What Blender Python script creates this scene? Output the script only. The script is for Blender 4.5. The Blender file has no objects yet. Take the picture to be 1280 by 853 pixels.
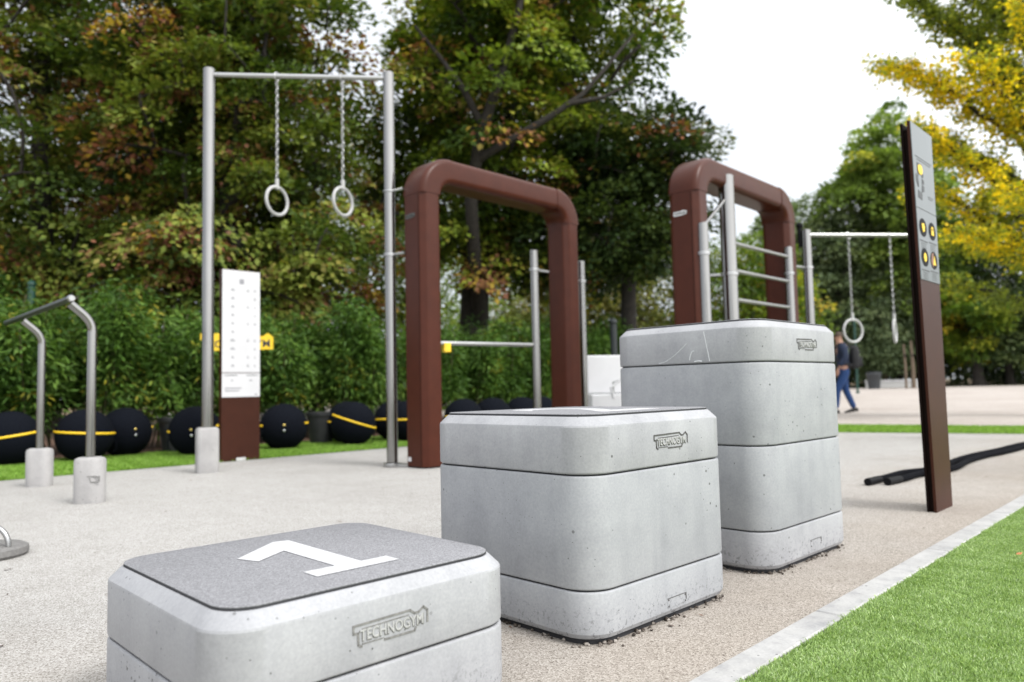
import bpy, math, random
import numpy as np
from mathutils import Vector, Matrix

C = bpy.context.scene.collection
SC = bpy.context.scene
random.seed(4)
PI = math.pi
YAW = math.radians(44.32)
A = np.array([math.cos(YAW), math.sin(YAW)])      # court axis running away to the right
B = np.array([-math.sin(YAW), math.cos(YAW)])     # court axis running away to the left


def st(s, t):
    p = A * s + B * t
    return float(p[0]), float(p[1])


def rise(s):
    return 0.006 * max(0.0, s - 16.0)


def gz(x, y):
    return rise(x * A[0] + y * A[1])


# ------------------------------------------------------------------ materials
class NT:
    def __init__(self, m):
        self.t = m.node_tree
        self.n = self.t.nodes
        self.l = self.t.links
        self.n.clear()

    def add(self, typ, **kw):
        nd = self.n.new(typ)
        for k, v in kw.items():
            if k.startswith('i_'):
                key = k[2:]
                key = int(key) if key.isdigit() else key.replace('_', ' ')
                nd.inputs[key].default_value = v
            else:
                setattr(nd, k, v)
        return nd

    def link(self, a, b):
        self.l.new(a, b)


def new_mat(name):
    m = bpy.data.materials.new(name)
    m.use_nodes = True
    g = NT(m)
    out = g.add('ShaderNodeOutputMaterial')
    return m, g, out


def ramp(g, stops, fac=None, interp='LINEAR'):
    r = g.add('ShaderNodeValToRGB')
    cr = r.color_ramp
    cr.interpolation = interp
    while len(cr.elements) < len(stops):
        cr.elements.new(0.5)
    for e, (p, c) in zip(cr.elements, stops):
        e.position = p
        e.color = (*c, 1) if len(c) == 3 else c
    if fac is not None:
        g.link(fac, r.inputs[0])
    return r


def mixc(g, a, b, fac, mode='MIX'):
    n = g.add('ShaderNodeMix', data_type='RGBA', blend_type=mode)
    for sock, v in ((n.inputs[0], fac), (n.inputs[6], a), (n.inputs[7], b)):
        if hasattr(v, 'is_linked'):
            g.link(v, sock)
        elif isinstance(v, (int, float)):
            sock.default_value = v
        else:
            sock.default_value = (*v, 1)
    return n.outputs[2]


def noise(g, vec, scale, detail=4, rough=.55, out=0):
    n = g.add('ShaderNodeTexNoise', i_Scale=scale, i_Detail=detail, i_Roughness=rough)
    if vec is not None:
        g.link(vec, n.inputs['Vector'])
    return n.outputs[out]


def voro(g, vec, scale, feature='F1'):
    n = g.add('ShaderNodeTexVoronoi', feature=feature, i_Scale=scale)
    g.link(vec, n.inputs['Vector'])
    return n


def stretch(g, vec, sc):
    m = g.add('ShaderNodeMapping')
    m.inputs['Scale'].default_value = sc
    g.link(vec, m.inputs['Vector'])
    return m.outputs[0]


def bump(g, h, strength, dist):
    b = g.add('ShaderNodeBump', i_Strength=strength, i_Distance=dist)
    g.link(h, b.inputs['Height'])
    return b.outputs[0]


def objpos(g, world=False):
    if world:
        return g.add('ShaderNodeNewGeometry').outputs['Position']
    return g.add('ShaderNodeTexCoord').outputs['Object']


def principled(g, out, color, rough=.6, metal=0., normal=None, spec=.5, **kw):
    p = g.add('ShaderNodeBsdfPrincipled')
    for k, v in (('Base Color', color), ('Roughness', rough), ('Metallic', metal), ('Specular IOR Level', spec)):
        if hasattr(v, 'is_linked'):
            g.link(v, p.inputs[k])
        elif isinstance(v, (int, float)):
            p.inputs[k].default_value = v
        else:
            p.inputs[k].default_value = (*v, 1)
    for k, v in kw.items():
        p.inputs[k.replace('_', ' ')].default_value = v
    if normal is not None:
        g.link(normal, p.inputs['Normal'])
    g.link(p.outputs[0], out.inputs[0])
    return p


def simple(name, col, rough=.6, metal=0., var=.12, scale=30., bmp=.0, spec=.5, **kw):
    m, g, o = new_mat(name)
    pos = objpos(g)
    n = noise(g, pos, scale)
    r = ramp(g, [(.3, tuple(c * (1 - var) for c in col)), (.7, tuple(min(1, c * (1 + var)) for c in col))], n)
    nm = bump(g, noise(g, pos, scale * 6), bmp, .002) if bmp else None
    principled(g, o, r.outputs[0], rough, metal, nm, spec, **kw)
    return m


def concrete(name, base, warm, poresc=55., dirt=1., streak=.28):
    m, g, o = new_mat(name)
    pos = objpos(g)
    oi = g.add('ShaderNodeObjectInfo')
    ad = g.add('ShaderNodeVectorMath', operation='ADD')
    g.link(pos, ad.inputs[0])
    g.link(oi.outputs['Location'], ad.inputs[1])
    v = ad.outputs[0]
    big = noise(g, v, 3.2, 5, .6)
    c1 = ramp(g, [(.30, base), (.68, warm)], big).outputs[0]
    mot = noise(g, v, 11., 6, .65)
    c1 = mixc(g, c1, ramp(g, [(.30, (.84, .84, .85)), (.52, (1, 1, 1)), (.7, (1.06, 1.06, 1.05))], mot).outputs[0], .5, 'MULTIPLY')
    stk = noise(g, stretch(g, v, (9, 9, 1.1)), 1.6, 5, .6)
    c2 = mixc(g, c1, ramp(g, [(.32, (.72, .73, .75)), (.52, (1, 1, 1)), (.75, (1.08, 1.08, 1.07))], stk).outputs[0], streak, 'MULTIPLY')
    fine = noise(g, v, 160, 3, .6)
    c3 = mixc(g, c2, ramp(g, [(.25, (.88, .88, .88)), (.7, (1.05, 1.05, 1.05))], fine).outputs[0], 1., 'MULTIPLY')
    # air pores, only some of the cells hold one
    vo = voro(g, v, poresc)
    cell = g.add('ShaderNodeSeparateColor')
    g.link(vo.outputs['Color'], cell.inputs[0])
    rad = ramp(g, [(.60, (0, 0, 0)), (.62, (.06, .06, .06)), (.93, (.13, .13, .13)), (1., (.26, .26, .26))], cell.outputs[0]).outputs[0]
    lt = g.add('ShaderNodeMath', operation='LESS_THAN')
    g.link(vo.outputs['Distance'], lt.inputs[0])
    g.link(rad, lt.inputs[1])
    zone = ramp(g, [(.40, (0, 0, 0)), (.55, (1, 1, 1))], noise(g, v, 4., 3)).outputs[0]
    pm = g.add('ShaderNodeMath', operation='MULTIPLY')
    g.link(lt.outputs[0], pm.inputs[0])
    g.link(zone, pm.inputs[1])
    c4 = mixc(g, c3, (.09, .09, .09), pm.outputs[0])
    # splashed dirt low down on the side of the block (world height)
    wp = g.add('ShaderNodeSeparateXYZ')
    g.link(objpos(g, True), wp.inputs[0])
    low = ramp(g, [(0., (1, 1, 1)), (.11, (0, 0, 0))], wp.outputs[2]).outputs[0]
    dn = ramp(g, [(.55, (0, 0, 0)), (.62, (1, 1, 1))], noise(g, v, 75, 4, .75)).outputs[0]
    dm = g.add('ShaderNodeMath', operation='MULTIPLY')
    g.link(low, dm.inputs[0])
    g.link(dn, dm.inputs[1])
    dm2 = g.add('ShaderNodeMath', operation='MULTIPLY', i_1=dirt)
    g.link(dm.outputs[0], dm2.inputs[0])
    c5 = mixc(g, c4, (.075, .075, .08), dm2.outputs[0])
    inv = g.add('ShaderNodeMath', operation='SUBTRACT', i_0=1.)
    g.link(pm.outputs[0], inv.inputs[1])
    nm0 = bump(g, inv.outputs[0], .6, .003)
    b2 = g.add('ShaderNodeBump', i_Strength=.12, i_Distance=.004)
    g.link(noise(g, v, 45, 6, .65), b2.inputs['Height'])
    g.link(nm0, b2.inputs['Normal'])
    principled(g, o, c5, .62, 0, b2.outputs[0], .35)
    return m


def speckle(name, stops, sc, bmp=.6, rough=.85, blot=((.35, (.9, .9, .9)), (.65, (1.05, 1.05, 1.05))), blotsc=.9, world=True, bdist=.004):
    m, g, o = new_mat(name)
    v = objpos(g, world)
    vo = voro(g, v, sc)
    sp = g.add('ShaderNodeSeparateColor')
    g.link(vo.outputs['Color'], sp.inputs[0])
    c = ramp(g, stops, sp.outputs[0]).outputs[0]
    c = mixc(g, c, ramp(g, list(blot), noise(g, v, blotsc, 6, .6)).outputs[0], 1., 'MULTIPLY')
    nm = bump(g, vo.outputs['Distance'], bmp, bdist)
    principled(g, o, c, rough, 0, nm, .25)
    return m


def brushed(name, col=(.52, .52, .51), rough=.3):
    m, g, o = new_mat(name)
    v = objpos(g)
    s = noise(g, stretch(g, v, (260, 260, 1.2)), 1., 3)
    r = g.add('ShaderNodeMapRange', i_3=rough - .06, i_4=rough + .12)
    g.link(s, r.inputs[0])
    c = mixc(g, col, tuple(x * .8 for x in col), noise(g, v, 4))
    principled(g, o, c, r.outputs[0], 1., bump(g, s, .06, .001))
    return m


def leafmat(name, stops, trans=.32, rough=.5, tr_gain=1.5):
    m, g, o = new_mat(name)
    at = g.add('ShaderNodeAttribute', attribute_name='tint')
    c = ramp(g, stops, at.outputs['Fac']).outputs[0]
    rnd = g.add('ShaderNodeNewGeometry').outputs['Random Per Island']
    c = mixc(g, c, ramp(g, [(0, (.7, .72, .7)), (.5, (1, 1, 1)), (1, (1.35, 1.3, 1.2))], rnd).outputs[0], 1., 'MULTIPLY')
    p = g.add('ShaderNodeBsdfPrincipled')
    g.link(c, p.inputs['Base Color'])
    p.inputs['Roughness'].default_value = rough
    p.inputs['Specular IOR Level'].default_value = .14
    t = g.add('ShaderNodeBsdfTranslucent')
    g.link(mixc(g, c, (tr_gain, tr_gain * 1.05, tr_gain * .5), 1., 'MULTIPLY'), t.inputs[0])
    mx = g.add('ShaderNodeMixShader')
    mx.inputs[0].default_value = trans
    g.link(p.outputs[0], mx.inputs[1])
    g.link(t.outputs[0], mx.inputs[2])
    g.link(mx.outputs[0], o.inputs[0])
    return m


M = {}
M['concrete_light'] = concrete('pale_concrete', (.278, .280, .294), (.356, .358, .372), 70., .9)
M['concrete_blue'] = concrete('blue_grey_concrete', (.274, .281, .298), (.342, .348, .362), 62., .9)
M['concrete_foot'] = concrete('footing_concrete', (.28, .272, .268), (.36, .35, .345), 70., .15)
M['kerb'] = concrete('kerb_concrete', (.30, .295, .288), (.41, .405, .398), 60., .0, .8)
M['mark'] = simple('dark_groove_dirt', (.075, .073, .07), .8, 0, .35, 120.)
M['groove'] = simple('shaded_groove_concrete', (.17, .167, .16), .8, 0, .3, 160.)  # darker concrete: shade of the emblem relief put into the colour
M['relief'] = simple('relief_concrete', (.35, .35, .345), .7, 0, .1, 140.)
M['chalk'] = simple('chalk_scuff', (.62, .63, .65), .9, 0, .1, 200.)
M['mat_top'] = speckle('rubber_granule_mat', [(0, (.14, .14, .146)), (.25, (.18, .18, .189)), (.6, (.215, .215, .226)), (1, (.27, .27, .283))], 430., .25, .9, world=False, bdist=.002)
M['mat_rim'] = simple('rim_rubber_and_gap_shade', (.028, .028, .032), .8)  # rubber of the mat rim; also paints the shade in joints and base gap
M['paint_white'] = speckle('white_painted_granules', [(0, (.38, .38, .39)), (.4, (.46, .46, .47)), (1, (.53, .53, .53))], 330., .25, .8, world=False, bdist=.002)
def pavement_mat():
    m, g, o = new_mat('resin_bound_gravel')
    v = objpos(g, True)
    vo = voro(g, v, 330.)
    sp = g.add('ShaderNodeSeparateColor')
    g.link(vo.outputs['Color'], sp.inputs[0])
    c = ramp(g, [(0, (.12, .105, .094)), (.12, (.235, .219, .202)), (.45, (.330, .318, .302)), (.8, (.400, .391, .378)), (1, (.48, .473, .46))], sp.outputs[0]).outputs[0]
    c = mixc(g, c, ramp(g, [(.3, (.86, .85, .84)), (.5, (1, 1, 1)), (.72, (1.06, 1.06, 1.06))], noise(g, v, .7, 6, .6)).outputs[0], 1., 'MULTIPLY')
    c = mixc(g, c, ramp(g, [(.35, (.93, .93, .92)), (.6, (1, 1, 1))], noise(g, v, 6., 5, .65)).outputs[0], 1., 'MULTIPLY')
    # soil washed over the gravel along the lawn kerb and round the boxes
    d = g.add('ShaderNodeVectorMath', operation='DOT_PRODUCT')
    g.link(v, d.inputs[0])
    d.inputs[1].default_value = (B[0], B[1], 0)
    w = g.add('ShaderNodeMath', operation='MULTIPLY_ADD', i_1=1.5, i_2=-.75)
    g.link(noise(g, v, 1.1, 5, .6), w.inputs[0])
    ad = g.add('ShaderNodeMath', operation='ADD')
    g.link(d.outputs['Value'], ad.inputs[0])
    g.link(w.outputs[0], ad.inputs[1])
    mr = g.add('ShaderNodeMapRange', i_1=.9, i_2=2.5, i_3=1., i_4=0.)
    g.link(ad.outputs[0], mr.inputs[0])
    c = mixc(g, c, mixc(g, c, (.88, .81, .74), 1., 'MULTIPLY'), mr.outputs[0])
    # sparse dark specks of leaf dust and stains
    sm = ramp(g, [(.70, (1, 1, 1)), (.78, (.72, .69, .66))], noise(g, v, 3.1, 8, .7)).outputs[0]
    c = mixc(g, c, sm, 1., 'MULTIPLY')
    nm = bump(g, vo.outputs['Distance'], .3, .004)
    principled(g, o, c, .85, 0, nm, .25)
    return m


M['pavement'] = pavement_mat()
M['plaza'] = speckle('pinkish_gravel', [(0, (.29, .255, .23)), (.5, (.385, .345, .315)), (1, (.48, .44, .41))], 60., .5, .95, ((.3, (.82, .8, .78)), (.7, (1.08, 1.08, 1.08))), .5)
M['earth'] = speckle('far_earth', [(0, (.07, .05, .03)), (.5, (.12, .085, .05)), (1, (.19, .14, .08))], 18., .5, .95)
M['mulch'] = speckle('bark_mulch', [(0, (.03, .018, .012)), (.5, (.11, .06, .04)), (1, (.21, .13, .09))], 28., 1., .95, bdist=.03)
M['turf_base'] = speckle('turf_backing', [(0, (.09, .135, .035)), (.5, (.15, .21, .065)), (1, (.21, .275, .10))], 160., .7, .9, ((.3, (.85, .88, .85)), (.7, (1.12, 1.1, 1.1))), 1.3)
M['far_grass'] = speckle('dry_grass', [(0, (.08, .09, .03)), (.5, (.14, .15, .05)), (1, (.21, .19, .07))], 14., .6, .95)
M['blade'] = leafmat('turf_blade', [(0, (.17, .265, .08)), (.35, (.265, .385, .145)), (.7, (.355, .475, .215)), (1, (.49, .57, .38))], .3, .55, 1.2)
M['blade_green'] = leafmat('green_turf_blade', [(0, (.10, .20, .025)), (.35, (.17, .31, .045)), (.7, (.24, .39, .075)), (1, (.34, .45, .15))], .3, .55, 1.2)
M['steel'] = brushed('brushed_steel', (.31, .305, .297), .16)
M['steel_pale'] = brushed('satin_steel', (.44, .44, .44), .26)
M['galv'] = simple('galvanised_chain', (.36, .36, .36), .38, 1., .2, 40.)
M['ring_plastic'] = simple('grey_white_ring', (.36, .36, .355), .45, 0, .08, 30., .1)
M['brown'] = simple('brown_powder_coat', (.055, .0135, .0066), .34, 0., .1, 9., .05, .2)
M['brown_shade_seam'] = simple('shaded_brown_and_seam', (.008, .004, .003), .7, 0., .1, 20., 0, .08)  # near-black brown: shade of the sign's open recess painted in; also leg seams
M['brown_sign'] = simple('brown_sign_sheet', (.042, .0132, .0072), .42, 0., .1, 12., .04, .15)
M['white_plate'] = simple('white_enamel', (.56, .56, .57), .35, 0, .03, 6.)
M['faint'] = simple('faded_print', (.26, .26, .28), .6, 0, .2, 80.)
M['dark_print'] = simple('dark_print', (.045, .047, .05), .5, 0, .2, 80.)
M['board_grey'] = simple('grey_aluminium_board', (.115, .128, .133), .28, .0, .05, 5., 0, .45)
M['black'] = simple('black_plastic', (.006, .006, .007), .6, 0, .2, 30., 0, .12)
M['yellow'] = simple('signal_yellow', (.80, .53, .02), .5, 0, .06, 20.)
M['rust'] = simple('brown_icon', (.20, .09, .05), .5)
M['ball'] = simple('black_navy_knit', (.0035, .0045, .0075), .9, 0, .25, 90., .3, .08)
M['ball_yellow'] = simple('yellow_zipper', (.82, .52, .015), .55, 0, .08, 60.)
M['silver'] = simple('silver_stud', (.7, .7, .72), .3, 1.)
M['gold'] = simple('gold_stud', (.5, .38, .12), .35, 1.)
M['grit'] = speckle('mixed_grit', [(0, (.03, .024, .02)), (.5, (.11, .09, .075)), (1, (.34, .31, .28))], 70., .5, .9)
M['pot'] = simple('black_pot', (.014, .015, .016), .55, 0, .2, 15.)
M['rope'] = simple('black_rope_sleeve', (.0035, .0038, .0055), .9, 0, .3, 60., .4, .06)
M['handle_black'] = simple('black_green_grip', (.018, .024, .022), .35, 0, .2, 20.)
M['rubber_disc'] = simple('grey_rubber', (.15, .145, .14), .75, 0, .2, 60., .3)
M['bark'] = simple('bark', (.020, .016, .013), .9, 0, .45, 14., .9)
M['bark_pale'] = simple('pale_bark', (.13, .095, .065), .9, 0, .35, 14., .8)
M['cane'] = simple('green_brown_cane', (.09, .075, .035), .7, 0, .3, 20.)
M['pole_green'] = simple('dark_green_paint', (.008, .05, .035), .45)
M['post_dark'] = simple('dark_fence_paint', (.010, .014, .015), .5)
M['skin'] = simple('skin', (.48, .27, .19), .55, 0, .05)
M['hair'] = simple('brown_hair', (.06, .035, .02), .7)
M['navy'] = simple('navy_jacket', (.012, .022, .055), .8, 0, .2, 40.)
M['jeans'] = simple('blue_jeans', (.012, .045, .15), .85, 0, .2, 40.)
M['shoe'] = simple('dark_shoe', (.012, .011, .011), .6)
M['pack'] = simple('charcoal_backpack', (.018, .018, .021), .75, 0, .2, 30.)
M['bin'] = simple('dark_grey_bin', (.045, .05, .055), .5)
M['pale_block'] = simple('pale_block', (.42, .42, .41), .8)
M['leaf_dark'] = leafmat('dark_autumn_leaf', [(0, (.026, .044, .011)), (.28, (.052, .086, .016)), (.5, (.104, .144, .026)), (.70, (.185, .22, .04)), (.79, (.22, .21, .05)), (.85, (.18, .085, .05)), (.99, (.21, .078, .052)), (1, (.36, .25, .04))], .26)
M['leaf_mid'] = leafmat('olive_autumn_leaf', [(0, (.026, .048, .009)), (.28, (.058, .098, .014)), (.52, (.118, .168, .022)), (.70, (.205, .25, .032)), (.80, (.25, .235, .04)), (.86, (.20, .10, .05)), (.99, (.22, .09, .052)), (1, (.38, .27, .04))], .28)
M['leaf_darkgreen'] = leafmat('dark_green_leaf', [(0, (.014, .028, .010)), (.45, (.032, .055, .016)), (.8, (.075, .105, .025)), (.97, (.15, .14, .03)), (1, (.22, .09, .05))], .22)  # own colour of the darker green tree
M['leaf_pale'] = leafmat('pale_far_leaf', [(0, (.07, .105, .03)), (.5, (.135, .165, .045)), (.8, (.22, .20, .06)), (1, (.27, .18, .07))])
M['leaf_grey'] = leafmat('grey_green_leaf', [(0, (.10, .14, .075)), (.5, (.165, .215, .115)), (1, (.24, .28, .15))])
M['leaf_green'] = leafmat('fresh_green_leaf', [(0, (.08, .13, .03)), (.5, (.165, .24, .05)), (.85, (.26, .33, .075)), (1, (.36, .35, .07))])
M['leaf_bright'] = leafmat('yellow_green_leaf', [(0, (.04, .08, .012)), (.45, (.10, .16, .02)), (.8, (.24, .26, .03)), (1, (.45, .30, .03))])
M['leaf_deep'] = leafmat('deep_green_leaf', [(0, (.022, .040, .016)), (.6, (.048, .075, .028)), (1, (.095, .12, .042))])
M['leaf_ginkgo'] = leafmat('ginkgo_leaf', [(0, (.17, .22, .05)), (.30, (.27, .31, .05)), (.46, (.48, .46, .04)), (.60, (.80, .62, .03)), (1, (.86, .60, .025))], .5, .5, 1.2)
M['leaf_bamboo'] = leafmat('hedge_leaf', [(0, (.022, .052, .010)), (.45, (.060, .122, .022)), (.85, (.13, .215, .04)), (1, (.26, .24, .03))], .25, .45)
M['orange_leaf'] = simple('orange_dead_leaf', (.38, .15, .06), .8)


# ------------------------------------------------------------------ mesh helpers
class MB:
    def __init__(self):
        self.v, self.f = [], []

    def add(self, vs, fs):
        o = len(self.v)
        self.v += [tuple(map(float, p)) for p in vs]
        self.f += [tuple(i + o for i in f) for f in fs]
        return self

    def loft(self, rings, close=True, caps=True):
        n = len(rings[0])
        vs = [p for r in rings for p in r]
        fs = []
        for k in range(len(rings) - 1):
            for i in range(n if close else n - 1):
                j = (i + 1) % n
                fs.append((k * n + i, k * n + j, (k + 1) * n + j, (k + 1) * n + i))
        if caps:
            fs.append(tuple(range(n - 1, -1, -1)))
            fs.append(tuple((len(rings) - 1) * n + i for i in range(n)))
        return self.add(vs, fs)

    def tube(self, pts, r, n=14, caps=True, closed=False, flat=1.):
        pts = [Vector(p) for p in pts]
        rs = r if isinstance(r, (list, tuple)) else [r] * len(pts)
        up = None
        rings = []
        for i, p in enumerate(pts):
            if closed:
                d = pts[(i + 1) % len(pts)] - pts[i - 1]
            else:
                d = pts[min(i + 1, len(pts) - 1)] - pts[max(i - 1, 0)]
            d.normalize()
            if up is None:
                ref = Vector((0, 0, 1)) if abs(d.z) < .9 else Vector((1, 0, 0))
                up = (ref - d * ref.dot(d)).normalized()
            else:
                up = (up - d * up.dot(d)).normalized()
            sd = d.cross(up)
            rings.append([p + (up * math.cos(2 * PI * k / n) * flat + sd * math.sin(2 * PI * k / n)) * rs[i] for k in range(n)])
        if closed:
            rings.append(rings[0])
            return self.loft(rings, True, False)
        return self.loft(rings, True, caps)

    def cyl(self, x, y, z0, z1, r, n=28, ch=0.):
        lv = [(z0, r)] if not ch else [(z0, r - ch), (z0 + ch, r)]
        lv += [(z1, r)] if not ch else [(z1 - ch, r), (z1, r - ch)]
        return self.lathe(lv, n, x, y)

    def lathe(self, prof, n=28, x=0., y=0.):
        return self.loft([[(x + r * math.cos(2 * PI * k / n), y + r * math.sin(2 * PI * k / n), z) for k in range(n)] for z, r in prof])

    def box(self, x0, y0, z0, x1, y1, z1, ch=0.):
        if not ch:
            return self.add([(x0, y0, z0), (x1, y0, z0), (x1, y1, z0), (x0, y1, z0), (x0, y0, z1), (x1, y0, z1), (x1, y1, z1), (x0, y1, z1)],
                            [(3, 2, 1, 0), (4, 5, 6, 7), (0, 1, 5, 4), (1, 2, 6, 5), (2, 3, 7, 6), (3, 0, 4, 7)])
        c = ((x0 + x1) / 2, (y0 + y1) / 2)
        return self.rbox(c[0], c[1], x1 - x0, y1 - y0, ch, [(z0, ch), (z0 + ch, 0), (z1 - ch, 0), (z1, ch)], 2)

    def rbox(self, cx, cy, w, d, r, levels, n=8):
        return self.loft([[(cx + px, cy + py, z) for px, py in rrect(w - 2 * i, d - 2 * i, max(.001, r - i * .6), n)] for z, i in levels])

    def build(self, name, mat, parent=None, smooth=True, angle=35.):
        me = bpy.data.meshes.new(name)
        me.from_pydata(self.v, [], self.f)
        me.update()
        return link_mesh(name, me, mat, parent, smooth, angle)


def link_mesh(name, me, mat, parent=None, smooth=True, angle=35.):
    if mat is not None:
        me.materials.append(M[mat])
    if smooth:
        me.shade_smooth()
        me.set_sharp_from_angle(angle=math.radians(angle))
    o = bpy.data.objects.new(name, me)
    C.objects.link(o)
    if parent is not None:
        o.parent = parent
    return o


def crect(w, d, c, e=.006):
    """rectangle with flat chamfered corners, each edge eased by a small extra facet"""
    x, y = w / 2, d / 2
    q = [(x, -y + c), (x, y - c), (x - c, y), (-x + c, y), (-x, y - c), (-x, -y + c), (-x + c, -y), (x - c, -y)]
    out = []
    for i in range(8):
        p, a, b = Vector(q[i]), Vector(q[i - 1]), Vector(q[(i + 1) % 8])
        out += [tuple(p + (a - p).normalized() * e), tuple(p + (b - p).normalized() * e)]
    return out


def rrect(w, d, r, n=8):
    pts = []
    for k, (sx, sy) in enumerate(((1, 1), (-1, 1), (-1, -1), (1, -1))):
        for i in range(n + 1):
            a = k * PI / 2 + i * PI / 2 / n
            pts.append((sx * (w / 2 - r) + r * math.cos(a), sy * (d / 2 - r) + r * math.sin(a)))
    return pts


def np_mesh(name, V, F, mat, parent=None, tint=None, smooth=False):
    me = bpy.data.meshes.new(name)
    k = F.shape[1]
    me.vertices.add(len(V))
    me.vertices.foreach_set('co', np.ascontiguousarray(V, np.float32).ravel())
    me.loops.add(F.size)
    me.loops.foreach_set('vertex_index', np.ascontiguousarray(F, np.int32).ravel())
    me.polygons.add(len(F))
    me.polygons.foreach_set('loop_start', np.arange(0, F.size, k, dtype=np.int32))
    me.update(calc_edges=True)
    if tint is not None:
        at = me.attributes.new('tint', 'FLOAT', 'FACE')
        at.data.foreach_set('value', np.ascontiguousarray(tint, np.float32))
    me.materials.append(M[mat])
    if smooth:
        me.shade_smooth()
    o = bpy.data.objects.new(name, me)
    C.objects.link(o)
    if parent is not None:
        o.parent = parent
    return o


def tag(o, label=None, cat=None, group=None, kind=None):
    for k, v in (('label', label), ('category', cat), ('group', group), ('kind', kind)):
        if v:
            o[k] = v
    return o


def thing(name, label, cat, loc=(0, 0, 0), rz=0., group=None):
    o = bpy.data.objects.new(name, None)
    C.objects.link(o)
    o.location = loc
    o.rotation_euler = (0, 0, rz)
    o.empty_display_size = .1
    return tag(o, label, cat, group)


def text_mesh(s, name, mat, parent, width, height, extrude=.002, bold=0., loc=(0, 0, 0), rot=(0, 0, 0)):
    """lettering scaled to width x height, centred on loc"""
    cu = bpy.data.curves.new('lettering_curve', 'FONT')
    cu.body = s
    cu.size = 1.
    cu.offset = bold
    cu.extrude = .5
    cu.resolution_u = 4
    tmp = bpy.data.objects.new('lettering_source', cu)
    C.objects.link(tmp)
    dg = bpy.context.evaluated_depsgraph_get()
    me = bpy.data.meshes.new_from_object(tmp.evaluated_get(dg))
    bpy.data.objects.remove(tmp)
    bpy.data.curves.remove(cu)
    n = len(me.vertices)
    co = np.empty(n * 3, np.float32)
    me.vertices.foreach_get('co', co)
    co = co.reshape(-1, 3)
    lo, hi = co.min(0), co.max(0)
    co = (co - (lo + hi) / 2) / np.maximum(hi - lo, 1e-6) * np.array([width, height, extrude])
    me.vertices.foreach_set('co', co.ravel())
    me.update()
    me.materials.clear()
    o = link_mesh(name, me, mat, parent, False)
    o.location = loc
    o.rotation_euler = rot
    return o


def sheet(name, pts, z, mat, kind='structure', parent=None):
    mb = MB()
    mb.add([(*p, z) for p in pts], [tuple(range(len(pts)))])
    return tag(mb.build(name, mat, parent, False), kind=kind)


def copy_tree(o, parent=None):
    c = o.copy()
    C.objects.link(c)
    c.parent = parent
    for ch in list(o.children):
        copy_tree(ch, c)
    return c


# ------------------------------------------------------------------ ground
def strip(name, s0, s1, t0, t1, mat, lift, ns=40):
    mb = MB()
    v, f = [], []
    for i in range(ns + 1):
        s = s0 + (s1 - s0) * i / ns
        for t in (t0, t1):
            v.append((*st(s, t), rise(s) + lift))
    for i in range(ns):
        f.append((2 * i, 2 * i + 2, 2 * i + 3, 2 * i + 1))
    mb.add(v, f)
    return tag(mb.build(name, mat, None, False), kind='structure')


strip('ground', -60, 160, -120, 120, 'earth', -.012, 110)
sheet('pavement', [st(-9, .60), st(10.27, 1.03), st(8.42, 6.89), st(-9, 6.89)], 0., 'pavement')
strip('plaza', 8., 53, -60, 30, 'plaza', -.006, 44)
strip('far_lawn', 53, 64, -60, 60, 'far_grass', .004, 6)
sheet('soil_bed', [st(-9, 8.68), st(16, 8.68), st(16, 14.), st(-9, 14.)], .003, 'mulch')
def kerb_t(s):
    return .818 + .0225 * s


kb = thing('kerb', 'flush pale concrete kerb strip between beige paving and lawn', 'kerb')
s = -2.0
while s < 9.6:
    mb = MB()
    L = 1.0
    x = []
    mb.rbox(0, 0, L - .007, .076, .004, [(-.06, 0), (.004, 0), (.008, .004)], 2)
    o = mb.build('kerb_stone', 'kerb', kb)
    o.location = (*st(s + L / 2, kerb_t(s + L / 2)), 0)
    o.rotation_euler = (0, 0, YAW + .0225)
    s += L
kb['kind'] = 'structure'

rng = np.random.default_rng(7)


def blades(name, S, T, n, h, w, z, seed, clip=None, mat='blade'):
    r = np.random.default_rng(seed)
    s_ = r.uniform(*S, n)
    t_ = r.uniform(*T, n)
    P = s_[:, None] * A + t_[:, None] * B
    if clip is not None:
        k = clip(P)
        P = P[k]
        n = len(P)
    # tufts lean together
    ph = np.sin(P[:, 0] * 23 + 2 * np.sin(P[:, 1] * 17)) + np.cos(P[:, 1] * 29 + 2 * np.sin(P[:, 0] * 13)) + .8 * np.sin(P[:, 0] * 61 + P[:, 1] * 47)
    az = r.uniform(0, 2 * PI, n)
    lean = np.abs(r.normal(.55, .35, n))
    hh = h * (r.uniform(.5, 1.2, n) + .07 * ph)
    d = np.stack([np.cos(az), np.sin(az)], 1) * (lean * hh)[:, None]
    d += np.stack([np.cos(ph * 1.3), np.sin(ph * 1.3)], 1) * (.18 * hh)[:, None]
    a2 = r.uniform(0, 2 * PI, n)
    sd = np.stack([np.cos(a2), np.sin(a2)], 1) * (w / 2 * r.uniform(.7, 1.3, n))[:, None]
    V = np.empty((n, 4, 3))
    V[:, 0, :2] = P - sd
    V[:, 1, :2] = P + sd
    V[:, 2, :2] = P + d + sd * .5
    V[:, 3, :2] = P + d - sd * .5
    V[:, :2, 2] = z
    V[:, 2:, 2] = (z + hh)[:, None]
    ph2 = np.sin(P[:, 0] * 9 + 3 * np.sin(P[:, 1] * 7.3)) * np.cos(P[:, 1] * 11 + 2 * np.sin(P[:, 0] * 5.1))
    tint = np.clip(.48 + .03 * ph - .16 * np.maximum(0, ph2 - .45) + r.normal(0, .22, n), 0, 1)
    o = np_mesh(name, V.reshape(-1, 3), np.arange(n * 4).reshape(-1, 4), mat, None, tint)
    return tag(o, kind='stuff')


def in_view(m=.12):
    def f(P):
        X, Y = P[:, 0], P[:, 1]
        return (Y > 1.25) & (np.abs(X) < Y * (.71 + m) + .1)
    return f


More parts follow.
